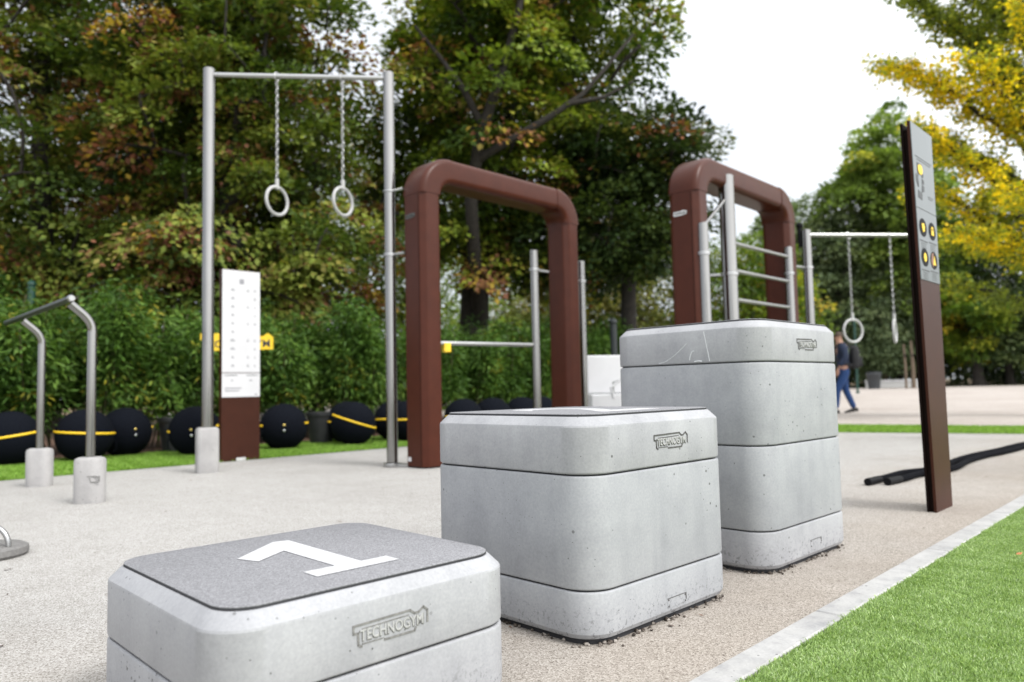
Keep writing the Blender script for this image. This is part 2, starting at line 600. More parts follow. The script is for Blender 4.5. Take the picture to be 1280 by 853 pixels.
sheet('lawn_backing', [st(-9, -14), st(13, -14), st(13, 1.07), st(-9, .575)], -.002, 'turf_base')
blades('lawn', (.9, 5.4), (-1.4, .9), 1400000, .0105, .0027, -.002, 3, lambda P: in_view()(P) & (P[:, 1] < 4.3) & (P @ B < .779 + .0225 * (P @ A)))
blades('lawn_margin', (-1., 12.), (-5., 1.1), 420000, .013, .0065, -.002, 13, lambda P: (P @ B < .779 + .0225 * (P @ A)) & (P[:, 1] > .9) & ((P[:, 1] > 4.2) | (P @ B < -1.35) | (P[:, 0] > P[:, 1] * .83 + .1)))
sheet('turf_backing', [st(-9, 6.89), st(8.6, 6.89), st(8.6, 8.7), st(-9, 8.7)], .002, 'turf_base')
blades('turf', (0., 8.8), (6.90, 8.69), 170000, .020, .008, .002, 5, in_view(), 'blade_green')
sheet('turf_strip_backing', [st(14.6, -14), st(14.8, -14), st(10.0, 8.7), st(7.86, 8.7), st(8.42, 6.89)], .003, 'turf_base')
blades('turf_strip', (8., 12.2), (-1.5, 6.), 150000, .022, .008, .003, 6, lambda P: in_view()(P) & (P @ A > 10.59 - .315 * (P @ B)) & (P @ A < 11.84 - .21 * (P @ B)), 'blade_green')


# ------------------------------------------------------------------ jump boxes
SB, RB, DR = .654, .088, .946     # width, corner radius, depth over width


def block(name, parent, z0, z1, mat, bottom=False, lid=False, SB=SB, RB=RB):
    mb = MB()
    g = .0022
    lv = []
    if bottom:
        lv += [(.010, .03), (.011, .019), (.017, .007), (.028, .001), (.044, 0)]
    else:
        lv += [(z0 + g, .004), (z0 + g + .003, .0008), (z0 + g + .006, 0)]
    if lid:
        lv += [(z1 - .004, 0), (z1, .0015), (z1 + .003, .0045), (z1 + .0195, .0195), (z1 + .0218, .0225), (z1 + .0222, .028)]
    else:
        lv += [(z1 - g - .006, 0), (z1 - g - .003, .0008), (z1 - g, .004)]
    mb.rbox(0, 0, SB, SB * DR, RB, lv, 12)
    return mb.build(name, mat, parent, True, 21)


def bar2(mb, p, q, w, y0, y1):
    """a stroke in the x/z plane from p to q, w wide, between depths y0 and y1"""
    p, q = np.array(p), np.array(q)
    d = (q - p) / np.linalg.norm(q - p)
    n = np.array([-d[1], d[0]]) * w / 2
    e = d * w * .35
    cs = [p - e - n, q + e - n, q + e + n, p - e + n]
    mb.add([(c[0], y0, c[1]) for c in cs] + [(c[0], y1, c[1]) for c in cs],
           [(3, 2, 1, 0), (4, 5, 6, 7), (0, 1, 5, 4), (1, 2, 6, 5), (2, 3, 7, 6), (3, 0, 4, 7)])


def emblem(parent, cx, cz, w, h, y, mats=('relief', 'mark', 'groove'), th=.0035):
    """maker's emblem: frame strokes round the lettering, on the face at depth y"""
    X = lambda u: cx + (u - .5) * w
    Z = lambda v: cz + (v - .5) * h
    sw = h * .075
    path = [(.0, .62), (.0, .92), (.74, .97), (.80, .80), (.86, .80), (.93, .97), (.985, .80), (.985, .30)]
    tp = [(.0, .62), (.055, .60), (.06, .14), (.10, .05)]
    ul = [(.40, .06), (.80, .06), (.82, .18)]
    sh = MB()
    for pl in (path, tp, ul):
        for a, b in zip(pl[:-1], pl[1:]):
            bar2(sh, (X(a[0]), Z(a[1])), (X(b[0]), Z(b[1])), sw * 1.25, y - th * .35, y + .002)
    e = sh.build('emblem_outline', mats[1], parent, False)
    inner = MB()
    bar2(inner, (X(.11), Z(.74)), (X(.72), Z(.79)), sw * .6, y - th * .3, y + .002)
    bar2(inner, (X(.11), Z(.14)), (X(.38), Z(.14)), sw * .6, y - th * .3, y + .002)
    inner.build('inner_line', mats[2], e, False)
    text_mesh('TECHNOGYM', 'lettering_shade_edge', mats[2], e, w * .86, h * .50, th * .5, .02, (cx + .0035 * w, y - th * .05, cz - .035 * h), (PI / 2, 0, 0))  # dark copy set off behind the letters paints their relief shadow
    text_mesh('TECHNOGYM', 'lettering', mats[0], e, w * .84, h * .44, th, .012, (cx - .004 * w, y - th * .2, cz + .0 * h), (PI / 2, 0, 0))
    return e


def plyo_box(label, s, t, levels, zc, number, mats, marks, ex, plate=None, SB=SB, RB=RB):
    o = thing('jump_box', label, 'jump box', (*st(s, t), 0), YAW, 'concrete jump boxes')
    lv = [0.] + levels + [zc]
    for k in range(len(lv) - 1):
        first, last = k == 0, k == len(lv) - 2
        nm = 'base_block' if first else ('lid_block' if last else 'middle_block')
        block(nm, o, lv[k], lv[k + 1], mats[0 if last else (2 if first else 1)], first, last, SB, RB)
    mb = MB()
    mb.rbox(0, 0, SB - .02, SB * DR - .02, RB - .012, [(.06, 0), (zc - .01, 0)], 10)
    mb.build('joint_shade_core', 'mat_rim', o)  # added dark core, colours in the shade of the open joints
    mb = MB()
    mb.rbox(0, 0, SB - .040, SB * DR - .040, RB - .012, [(.0, 0), (.013, 0)], 10)
    mb.build('base_gap_shade', 'mat_rim', o)  # added dark slab, stands in for the shadow gap under the box
    zt = zc + .0222
    mb = MB()
    mb.rbox(0, 0, SB - .052, SB * DR - .052, RB - .02, [(zt - .002, 0), (zt + .0042, 0)], 12)
    rim = mb.build('mat_rim', 'mat_rim', o, True, 40)
    mb = MB()
    mb.rbox(0, 0, SB - .0525, SB * DR - .0525, RB - .02, [(zt + .0044, 0), (zt + .0056, 0), (zt + .0062, .0012)], 12)
    mt = mb.build('rubber_mat', 'mat_top', o, True, 40)
    z = zt + .0062
    if number == '1':
        mb = MB()
        poly = [(-.117, .073), (-.099, .017), (-.016, .072), (-.016, -.132), (-.082, -.132), (-.082, -.183), (.099, -.183), (.099, -.137), (.040, -.137), (.045, .168), (.012, .178)]
        mb.add([(x, y, z + .0012) for x, y in poly], [tuple(range(len(poly)))])
        nm = mb.build('number_one', 'paint_white', mt, False)
    else:
        nm = text_mesh(number, {'2': 'number_two', '3': 'number_three'}[number], 'paint_white', mt, .26, .40, .0016, .012, (0, 0, z), (0, 0, 0))
    emblem(o, ex, zc - .0545, .160, .042, -SB * DR / 2, marks)
    if plate:
        mb = MB()
        px, pz = plate
        mb.box(px - .043, -SB * DR / 2 - .0008, pz - .012, px + .043, -SB * DR / 2 + .004, pz + .012)
        pl = mb.build('name_plate', mats[2], o, False)
        mb = MB()
        bar2(mb, (px - .043, pz + .012), (px + .043, pz + .012), .0014, -SB * DR / 2 - .0018, -SB * DR / 2)
        bar2(mb, (px + .043, pz + .012), (px + .043, pz - .004), .0025, -SB * DR / 2 - .002, -SB * DR / 2)
        mb.build('plate_edge', 'mark', pl, False)
        mb = MB()
        for q in (-.039, .039):
            for w in (-.008, .008):
                mb = MB()
                mb.cyl(0, 0, 0, .003, .0022, 8)
                for i in range(len(mb.v) - 16, len(mb.v)):
                    x, y, zz = mb.v[i]
                    mb.v[i] = (px + q + x, -SB * DR / 2 - .0022 + zz * .5, pz + w + y)
                mb.build('rivet', 'mark', pl)
    return o


plyo_box('lowest concrete jump box in the foreground, numbered 1 on its grey mat', .777, 1.413, [.1475], .260, '1',
         ('concrete_light', 'concrete_light', 'concrete_light'), ('relief', 'groove', 'groove'), .002, None, .626, .083)
plyo_box('middle-height concrete jump box with two joints, between lowest and tallest box', 1.695, 1.459, [.130, .407], .527, '2',
         ('concrete_light', 'concrete_blue', 'concrete_blue'), ('relief', 'mark', 'mark'), .024, (.024, .048))
b3 = plyo_box('tallest concrete jump box with three joints and pale scuffs on its lid', 2.597, 1.471, [.137, .416, .695], .813, '3',
              ('concrete_light', 'concrete_blue', 'concrete_light'), ('relief', 'mark', 'mark'), .020, (.016, .06))
# scuffs on the tall box: hair-thin chalky strokes lying on the left face
mb = MB()


def scuff(p0, p1, p2, w):
    pts = []
    for i in range(13):
        u = i / 12
        q = [(1 - u) ** 2 * a + 2 * u * (1 - u) * b + u * u * c for a, b, c in zip(p0, p1, p2)]
        pts.append((-SB / 2 - .0002, q[0], q[1]))
    mb.tube(pts, w, 5)


scuff((-.10, 0.806), (-.115, .73), (-.12, 0.703), .0012)
scuff((.09, 0.703), (.05, .70), (-.03, 0.769), .0010)
scuff((-.06, 0.703), (-.075, 0.707), (-.09, 0.703), .0022)
scuff((-.04, .71), (-.05, 0.749), (-.06, 0.739), .0016)
mb.build('scuff_mark', 'chalk', b3)

# grit gathered against the feet of the boxes
r = np.random.default_rng(11)
mb = MB()
for (cs, ct, n) in ((1.695, 1.459, 190), (2.597, 1.471, 170)):
    for i in range(n):
        side = r.random()
        u = r.uniform(-.30, .31)
        if math.sin(u * 21 + cs * 5) + math.sin(u * 47 + ct) < -.15 and r.random() < .8:
            continue
        off = SB / 2 - .020 + abs(r.normal(0, .010)) + (r.uniform(0, .05) if r.random() < .12 else 0)
        x, y = (u, -off * .945) if side < .62 else (-off, u)
        if abs(u) > .25:
            x, y = (x * .96, y * .97)
        wx, wy = st(cs + x, ct + y)
        q = r.uniform(.0018, .0060)
        a = r.uniform(0, PI)
        mb.lathe([(.0, q * .6), (q * .7, q), (q * 1.3, q * .5)], 6, wx, wy)
tag(mb.build('grit', 'grit', None), kind='stuff')


# ------------------------------------------------------------------ brown arches
WA, WB = .215, .285
ARCH_W, ARCH_H = 1.80, 2.59


def arch(label, x, y, yaw, badge_mat):
    o = thing('fitness_arch', label, 'arch', (x, y, 0), yaw, 'brown steel arches')
    prof = [(u, v) for u, v in crect(WA, WB, .045)]       # leg section, x along the arch

    def leg(cx):
        mb = MB()
        mb.loft([[(cx + u, v, z) for u, v in prof] for z in (.012, ARCH_H - .33)])
        l = mb.build('leg', 'brown', o, True, 14)
        mb = MB()
        mb.loft([[(cx + u * .97, v * .97, z) for u, v in prof] for z in (0., .012)])
        mb.build('foot_plate', 'black', l)
        return l
    l0 = leg(0)
    leg(ARCH_W)
    ro = ARCH_H - (ARCH_H - .33)
    rc = ro - WA / 2
    sec = lambda k: [(u, v) for u, v in rrect(WA * k, WB * k, .052, 5)]
    zc = ARCH_H - .33

    def elbow(cx, sg):
        mb = MB()
        rings = []
        for i in range(15):
            a = PI / 2 * i / 14
            ring = []
            k = 1.03
            for u, v in sec(k):
                rr = rc - u
                ring.append((cx + sg * (rc - rr * math.cos(a)), v, zc + rr * math.sin(a)))
            rings.append(ring if sg > 0 else ring[::-1])
        mb.loft(rings)
        e = mb.build('elbow', 'brown', o, True, 40)
        mb = MB()
        mb.cyl(cx - sg * (WA / 2 - .055), .07, 0, .01, .012, 12)
        return e
    elbow(0, 1)
    elbow(ARCH_W, -1)
    mb = MB()
    mb.loft([[(xx, v, ARCH_H - WA / 2 - u) for u, v in sec(1.)] for xx in (rc, ARCH_W - rc)])
    mb.build('crossbeam', 'brown', o, True, 40)
    # seam lines along the leg and emblem badge on its outer face
    mb = MB()
    for v in (-WB / 2 + .055, ):
        mb.box(-WA / 2 - .0016, v - .002, .02, -WA / 2 + .004, v + .002, ARCH_H - .34)
    mb.build('leg_seam', 'brown_shade_seam', o, False)
    mb = MB()
    pts = [(-.062, -.012), (-.055, -.022), (.02, -.022), (.045, -.016), (.062, -.016), (.066, .012), (.03, .022), (.015, .016), (-.06, .016)]
    X = -WA / 2
    mb.add([(X - .005, -q[0] + .02, 2.08 + q[1]) for q in pts] + [(X + .002, -q[0] + .02, 2.08 + q[1]) for q in pts],
           [tuple(range(len(pts))), tuple(range(2 * len(pts) - 1, len(pts) - 1, -1))] + [(i, (i + 1) % len(pts), len(pts) + (i + 1) % len(pts), len(pts) + i) for i in range(len(pts))])
    bd = mb.build('badge', badge_mat, o, False)
    text_mesh('TECHNOGYM', 'lettering', 'dark_print', bd, .105, .016, .002, .01, (X - .006, .02, 2.078), (PI / 2, 0, -PI / 2))
    mb = MB()
    mb.box(-WA / 2 - .002, .045, .05, -WA / 2 + .004, .085, .085)
    mb.build('sticker', 'white_plate', l0, False)
    return o


AY1, AY2 = math.radians(45.2), math.radians(46.3)
arch('brown steel arch beside the tall ring frame, with a thin bar across it', -.735, 6.14, AY1, 'mark')
arch('brown steel arch behind the tallest box, with ladder rungs on its posts', 1.535, 6.255, AY2, 'white_plate')


def clamp(o, x, y, z, r, ang, reach, dz=.012):
    """pipe collar at x,y,z with a short arm reaching out at ang"""
    mb = MB()
    mb.lathe([(z - dz, r + .001), (z - dz, r + .011), (z + dz, r + .011), (z + dz, r + .001)], 24, x, y)
    ux, uy = math.cos(ang), math.sin(ang)
    mb.tube([(x + ux * r, y + uy * r, z), (x + ux * reach, y + uy * reach, z)], .013, 10)
    return mb.build('clamp', 'steel_pale', o)


# tall ring frame ------------------------------------------------------------
def post_mesh(x, y, z0, z1, r, name, o, mat='steel'):
    mb = MB()
    mb.cyl(x, y, z0, z1, r, 32, .006)
    return mb.build(name, mat, o, True, 40)


def footing(o, x, y, w, d, h, r, yaw, mark=False):
    mb = MB()
    mb.rbox(0, 0, w, d, r, [(0, 0), (h - .022, 0), (h - .008, .006), (h, .022)], 8)
    f = mb.build('footing', 'concrete_foot', o, True, 40)
    f.location = (x, y, 0)
    f.rotation_euler = (0, 0, yaw)
    return f


RL, RR = Vector((-2.505, 6.08, 0)), Vector((-1.018, 6.22, 0))
fr = thing('ring_frame', 'tall stainless steel frame holding two hanging rings', 'ring frame', RL)
d = RR - RL
post_mesh(0, 0, .34, 3.375, .047, 'post', fr)
post_mesh(d.x, d.y, .03, 3.37, .047, 'post', fr)
mb = MB()
mb.tube([(0, 0, 3.322), (d.x, d.y, 3.320)], .021, 18)
mb.build('crossbar', 'steel_pale', fr)
footing(fr, 0, 0, .17, .15, .365, .03, math.radians(30))
mb = MB()
mb.cyl(d.x, d.y, 0.002, .03, .075, 28, .004)
mb.box(d.x + .02, d.y - .055, .003, d.x + .27, d.y + .03, .024)
mb.build('base_plate', 'steel_pale', fr)
clamp(fr, d.x, d.y, 1.78, .047, math.radians(-35), .17)
clamp(fr, d.x, d.y, 2.325, .047, math.radians(-35), .16, .006)


def chain_links(mb, x0, z0, x1, z1, n, y=0., r=.0045, hl=.021, hw=.0105):
    for i in range(n):
        u = (i + .5) / n
        cx, cz = x0 + (x1 - x0) * u, z0 + (z1 - z0) * u
        pts = []
        for k in range(10):
            a = 2 * PI * k / 10
            p, q = hw * math.sin(a), hl * math.cos(a)
            pts.append((cx + (p if i % 2 else 0), y + (0 if i % 2 else p), cz + q))
        mb.tube(pts, r, 6, False, True)


def gym_ring(label, loc, top, ringz, rad, yaw, drift=0.):
    o = thing('gym_ring', label, 'gym ring', (loc[0], loc[1], 0), yaw, 'rings hanging on chains')
    mb = MB()
    pts = [(rad * math.sin(2 * PI * k / 40), 0, ringz + rad * math.cos(2 * PI * k / 40)) for k in range(40)]
    mb.tube(pts, .0138, 14, False, True)
    mb.build('ring', 'ring_plastic', o)
    mb = MB()
    n = int(round((top - ringz - rad - .07) / .034))
    chain_links(mb, 0, top - .02, 0, ringz + rad + .06, n, 0., .0038)
    mb.build('chain', 'galv', o)
    mb = MB()
    mb.cyl(0, 0, ringz + rad - .02, ringz + rad + .068, .0165, 14, .004)
    mb.build('ring_socket', 'ring_plastic', o)
    mb = MB()
    mb.tube([(.03 * math.sin(2 * PI * k / 16), 0, top + .008 + .034 * math.cos(2 * PI * k / 16)) for k in range(16)], .006, 8, False, True)
    mb.build('hanger', 'steel_pale', o)
    return o


for lab, u, zr in (('left ring on a chain from the tall steel frame', .373, 2.245), ('right ring on a chain from the tall steel frame', .738, 2.240)):
    q = RL + d * u
    gym_ring(lab, q, 3.31, zr, .118, math.radians(62))

# arch one: posts and low bar ---------------------------------------------------
ax = Vector((math.cos(AY1), math.sin(AY1), 0))
lb = thing('pull_up_bar', 'low horizontal steel bar on posts inside the left arch', 'exercise bar', (.227, 7.034, 0))
post_mesh(0, 0, .0, 1.95, .040, 'post', lb)
e = Vector((-.694, 6.399, 0)) - Vector((.227, 7.034, 0))
mb = MB()
mb.tube([(0, 0, 1.038), (e.x, e.y, 1.038)], .019, 16)
mb.build('crossbar', 'steel_pale', lb)
clamp(lb, 0, 0, 1.76, .040, math.radians(45), .2)
mb = MB()
q = Vector((-.575, 6.482, 0)) - Vector((.227, 7.034, 0))
mb.box(-.035, -.022, -.043, .035, .022, .043, .006)
tgo = mb.build('label_tag', 'yellow', lb)
tgo.location = (q.x, q.y, 1.0)
tgo.rotation_euler = (0, 0, math.radians(35))
tag(thing('steel_post', 'slim steel post behind the right leg of the left arch', 'post', (.732, 7.60, 0)))
sp = bpy.data.objects['steel_post']
post_mesh(0, 0, 0, 1.93, .037, 'tube', sp)
clamp(sp, 0, 0, 1.72, .037, math.radians(225), .17)

# arch two: ladder ---------------------------------------------------------------
lo = Vector((1.947, 6.53, 0))
ld = thing('ladder_bars', 'steel ladder of three rungs between posts at the right arch', 'ladder', lo)
pa = Vector((1.617, 6.131, 0)) - lo
pc = Vector((2.794, 7.366, 0)) - lo
post_mesh(0, 0, 0, 2.49, .068, 'post', ld)
post_mesh(pa.x, pa.y, 0, 1.98, .046, 'post', ld)
post_mesh(pc.x, pc.y, 0, 1.99, .040, 'post', ld)
for z in (1.893, 1.643, 1.381, 1.12):
    mb = MB()
    mb.tube([(0, 0, z), (pc.x, pc.y, z - .005)], .018, 14)
    mb.build('rung', 'steel_pale', ld)
mb = MB()
mb.tube([(pa.x, pa.y, 1.945), (0, 0, 2.295)], .017, 14)
mb.build('slanted_bar', 'steel', ld)
clamp(ld, pa.x, pa.y, 1.72, .046, math.radians(120), .18, .014)
clamp(ld, pc.x, pc.y, 1.72, .040, math.radians(60), .17)
clamp(ld, 0, 0, 1.60, .069, math.radians(170), .2, .012)

# low ring frame -----------------------------------------------------------------
f2 = Vector((3.177, 7.848, 0))
g2 = thing('low_ring_frame', 'low steel ring frame between the second arch and the tall brown sign', 'ring frame', f2)
post_mesh(0, 0, 0, 2.26, .047, 'post', g2)
e2 = Vector((1.375, .157, 0))
post_mesh(e2.x, e2.y, 0, 2.26, .047, 'post', g2)
mb = MB()
mb.tube([(0, 0, 2.205), (e2.x, e2.y, 2.205)], .021, 16)
mb.build('crossbar', 'steel_pale', g2)
clamp(g2, 0, 0, 1.85, .047, math.radians(215), .24)
mb = MB()
mb.cyl(-.06, .02, 2.08, 2.3, .022, 14, .006)
mb.lathe([(2.27, .012), (2.29, .03), (2.32, .034), (2.34, .02)], 14, -.06, .02)
mb.build('finial', 'black', g2)
gym_ring('left ring hanging on a chain from the low frame', f2 + e2 * .345, 2.19, 1.17, .122, math.radians(18))
gym_ring('edge-on ring nearest the tall brown sign', f2 + e2 * .69, 2.19, 1.16, .122, math.radians(57))


# ------------------------------------------------------------------ sign at right
sg = thing('exercise_sign', 'tall narrow brown sign with grey board of yellow icons by the kerb', 'sign', (*st(4.003, 1.170), 0), YAW + .02)
sg.scale = (1., 1., 1.035)
Wd, Hh = .262, 1.80
mb = MB()
mb.box(-Wd / 2, -.030, 0, Wd / 2, -.018, Hh, .0)
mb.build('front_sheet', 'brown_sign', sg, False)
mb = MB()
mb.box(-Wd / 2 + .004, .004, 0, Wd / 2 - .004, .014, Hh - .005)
mb.build('back_sheet', 'brown_shade_seam', sg, False)
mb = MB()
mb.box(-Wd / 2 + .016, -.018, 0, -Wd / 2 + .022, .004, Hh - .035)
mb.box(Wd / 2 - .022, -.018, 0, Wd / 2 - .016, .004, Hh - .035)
mb.build('recess_shade_web', 'brown_shade_seam', sg, False)  # blackened web paints the shade between the two sheets
mb = MB()
yb = -.0335
mb.box(-Wd / 2 + .002, yb, 1.065, Wd / 2 - .002, -.0295, Hh - .003)
bd = mb.build('board', 'board_grey', sg, False)


def flat(parent, name, mat, polys, y, th=.0012):
    mb = MB()
    for p in polys:
        n = len(p)
        mb.add([(u, y - th, v) for u, v in p] + [(u, y + .0005, v) for u, v in p],
               [tuple(range(n)), tuple(range(2 * n - 1, n - 1, -1))] + [(i, (i + 1) % n, n + (i + 1) % n, n + i) for i in range(n)])
    return mb.build(name, mat, parent, False)


def disc(cx, cz, rx, rz=None, n=28):
    rz = rz or rx
    return [(cx + rx * math.cos(2 * PI * k / n), cz + rz * math.sin(2 * PI * k / n)) for k in range(n)]


def rect(x0, z0, x1, z1):
    return [(x0, z0), (x1, z0), (x1, z1), (x0, z1)]


# headline rule, dividing rule and paragraphs as the small print reads at this distance
for q in (rect(-.125, 1.3985, .125, 1.4000), rect(-.10, 1.643, .10, 1.6455), rect(-.085, 1.631, .085, 1.633)):
    flat(bd, 'dividing_line', 'dark_print', [q], yb)
ph = flat(bd, 'phone_icon', 'dark_print', [rect(-.085, 1.50, -.080, 1.615), rect(-.085, 1.612, -.03, 1.616), rect(-.034, 1.56, -.029, 1.615),
                                           [(-.095, 1.45), (-.045, 1.445), (-.04, 1.475), (-.09, 1.485)],
                                           [(-.045, 1.48), (-.012, 1.49), (-.010, 1.515), (-.035, 1.52)], [(-.035, 1.522), (-.010, 1.525), (-.010, 1.545), (-.034, 1.548)],
                                           [(-.034, 1.552), (-.014, 1.556), (-.014, 1.575), (-.032, 1.577)], [(-.11, 1.53), (-.09, 1.50), (-.085, 1.545), (-.105, 1.56)]], yb)
flat(ph, 'phone_screen', 'yellow', [disc(-.052, 1.588, .028, .024)], yb - .0014)
rows = []
for k, zz in enumerate((1.475, 1.465)):
    rows.append(rect(.035, zz, .105 - .02 * k, zz + .003))
for cx, z0 in ((-.062, 1.245), (.058, 1.250), (-.062, 1.108), (.058, 1.113)):
    rows.append(rect(cx - .05, z0, cx + .05, z0 + .006))
    for j in range(4):
        rows.append(rect(cx - .035, z0 - .010 - j * .009, cx + .03 - .006 * (j % 2), z0 - .0075 - j * .009))
flat(bd, 'small_print', 'dark_print', rows, yb, .0008)
for cx, cz, icon in ((-.062, 1.312, 'a'), (.058, 1.312, 'b'), (-.062, 1.172, 'c'), (.058, 1.172, 'd')):
    ic = flat(bd, 'round_icon', 'black', [disc(cx, cz, .046, .043)], yb)
    ys = yb - .0016
    if icon == 'a':
        ps = [[(cx - .024, cz + .024), (cx + .012, cz + .028), (cx + .026, cz + .006), (cx + .016, cz - .022), (cx - .006, cz - .030), (cx - .020, cz - .006)]]
    elif icon == 'b':
        ps = [rect(cx - .022, cz - .026, cx + .022, cz + .022), rect(cx - .012, cz + .022, cx + .012, cz + .030)]
    elif icon == 'c':
        ps = [disc(cx, cz, .024, .030, 8)]
    else:
        ps = [[(cx - .020, cz - .03), (cx + .028, cz - .03), (cx + .006, cz + .03)]]
    ps = [[(cx + (u - cx) * .74, cz + (v - cz) * .74) for u, v in p] for p in ps]
    g_ = flat(ic, 'pictogram', 'yellow', ps, ys)
    if icon == 'd':
        flat(ic, 'pictogram_half', 'rust', [[(cx - .042, cz - .012), (cx - .012, cz - .038), (cx - .002, cz + .036), (cx - .026, cz + .032)]], yb - .0013, .0006)
    if icon == 'b':
        flat(ic, 'eye_mark', 'black', [disc(cx - .008, cz + .008, .004, .004, 8), disc(cx + .008, cz + .008, .004, .004, 8)], ys - .0014)

def taper(o):
    for ch in o.children:
        taper(ch)
        for v in ch.data.vertices:
            u = min(1., max(0., (v.co.x + Wd / 2) / Wd))
            v.co.x -= (1 - u) * .080 * v.co.z / Hh


taper(sg)

# ------------------------------------------------------------------ info panel at left
pn = thing('info_panel', 'brown panel carrying a white exercise board, behind the ring post', 'sign', (*st(3.10, 6.935), 0), YAW)
pn.scale = (1, 1, .975)
mb = MB()
mb.box(-.189, -.03, 0, .189, .03, 1.875, .003)
mb.build('panel', 'brown_sign', pn, False)
mb = MB()
mb.box(-.187, -.034, .86, .187, -.0295, 1.868)
w1 = mb.build('upper_board', 'white_plate', pn, False)
mb = MB()
mb.box(-.187, -.0335, .62, .187, -.0295, .852)
w2 = mb.build('lower_board', 'white_plate', pn, False)
fp = [rect(-.02, 1.735, .025, 1.785)]
r = random.Random(5)
for i in range(10):
    z = 1.675 - i * .083
    for cx, w in ((-.085, .022), (.065, .012), (.135, .010)):
        if r.random() < .85:
            w_ = w * r.uniform(.5, 1.1)
            fp.append(rect(cx - w_, z - .012, cx + w_, z - .002))
            fp.append(rect(cx - w_ * .7, z + .002, cx + w_ * .6, z + .010))
flat(w1, 'print', 'faint', fp, -.034, .0008)
flat(w2, 'heading_line', 'dark_print', [rect(-.165, .828, -.04, .835), rect(.05, .828, .165, .835)], -.0335, .0008)
flat(w2, 'print', 'faint', [rect(-.16, .70, .0, .712), rect(-.16, .675, -.02, .687), rect(-.1, .775, -.08, .787), rect(.08, .775, .11, .787), rect(.135, .635, .16, .648)], -.0335, .0006)
mb = MB()
mb.box(-.045, -.036, .0, .045, -.030, .03)
mb.build('foot_sticker', 'white_plate', pn, False)

# yellow emblem board on the hedge behind it
ym = thing('emblem_board', 'yellow nameboard with dark letters, half hidden behind the white panel', 'sign', (-3.15, 8.46, 1.23), math.radians(8))
ym.scale = (.95, 1, 1)
w, h = .84, .20
pts = [(-.42, .10), (.25, .10), (.28, .06), (.30, .06), (.36, .10), (.42, .05), (.42, -.09), (-.34, -.10), (-.36, .02), (-.42, .03)]
n = len(pts)
mb = MB()
mb.add([(u, -.012, v) for u, v in pts] + [(u, .012, v) for u, v in pts],
       [tuple(range(n)), tuple(range(2 * n - 1, n - 1, -1))] + [(i, (i + 1) % n, n + (i + 1) % n, n + i) for i in range(n)])
yb_ = mb.build('board', 'yellow', ym, False)
text_mesh('TECHNOGYM', 'lettering', 'dark_print', yb_, .78, .085, .004, .015, (-.005, -.013, -.02), (PI / 2, 0, 0))
mb = MB()
mb.cyl(-.15, .03, -1.28, .05, .015, 10)
mb.cyl(.15, .03, -1.28, .05, .015, 10)
mb.build('stake', 'post_dark', ym)

# ------------------------------------------------------------------ inclined bar at far left
D1, D2 = Vector((-2.545, 4.475, 0)), Vector((-3.425, 5.38, 0))
db = thing('support_bar', 'black grip bar on two bent steel posts with concrete feet', 'exercise bar', D1)
e = D2 - D1
of = Vector((-A[0], -A[1], 0)) * .125
for k, o_ in enumerate((Vector((0, 0, 0)), e)):
    mb = MB()
    pts = [o_ + Vector((0, 0, z)) for z in (.24, .6, .95, 1.0)]
    q0, q1, q2 = o_ + Vector((0, 0, 1.02)), o_ + Vector((0, 0, 1.085)), o_ + of * .48 + Vector((0, 0, 1.135))
    for i in range(0, 11):
        u = i / 10
        pts.append(q0 * (1 - u) ** 2 + q1 * 2 * u * (1 - u) + q2 * u * u)
    pts.append(o_ + of * .97 + Vector((0, 0, 1.188)))
    mb.tube(pts, .026, 18)
    mb.build('post', 'steel', db, True, 50)
    f = footing(db, o_.x, o_.y, .17, .135, .27, .06, YAW - math.radians(35))
    if k == 0:
        fl = MB()
        pl = [(.01, .03), (.06, .03), (.068, .022), (.075, .03), (.075, .0), (.03, -.004), (.022, .02)]
        for a_, b_ in zip(pl[:-1], pl[1:]):
            bar2(fl, (a_[0], .13 + a_[1]), (b_[0], .13 + b_[1]), .005, -.0695, -.064)
        fl.build('emblem', 'groove', f, False)
mb = MB()
be = e.normalized()
mb.tube([of + Vector((0, 0, 1.215)) - be * .03, of + e + be * .55 + Vector((0, 0, 1.215))], .0205, 18)
mb.build('grip', 'handle_black', db)
mb = MB()
p0 = of + Vector((0, 0, 1.215)) - be * .03
mb.tube([p0, p0 - be * .012, p0 - be * .024], [.0225, .0225, .016], 18)
mb.build('end_cap', 'steel_pale', db)

# floor anchor at the left edge
fa = thing('floor_anchor', 'round grey rubber foot with a steel ring, at the left edge', 'anchor', (-2.115, 2.99, 0))
mb = MB()
mb.lathe([(0, .14), (.012, .15), (.034, .148), (.044, .13), (.05, .05)], 40)
mb.build('base_disc', 'rubber_disc', fa)
mb = MB()
mb.tube([(.07 * math.cos(PI * k / 14) + .045, -.03, .045 + .08 * math.sin(PI * k / 14)) for k in range(15)], .010, 12)
mb.build('handle_ring', 'steel_pale', fa)

# ------------------------------------------------------------------ wellness balls
RBALL = .263


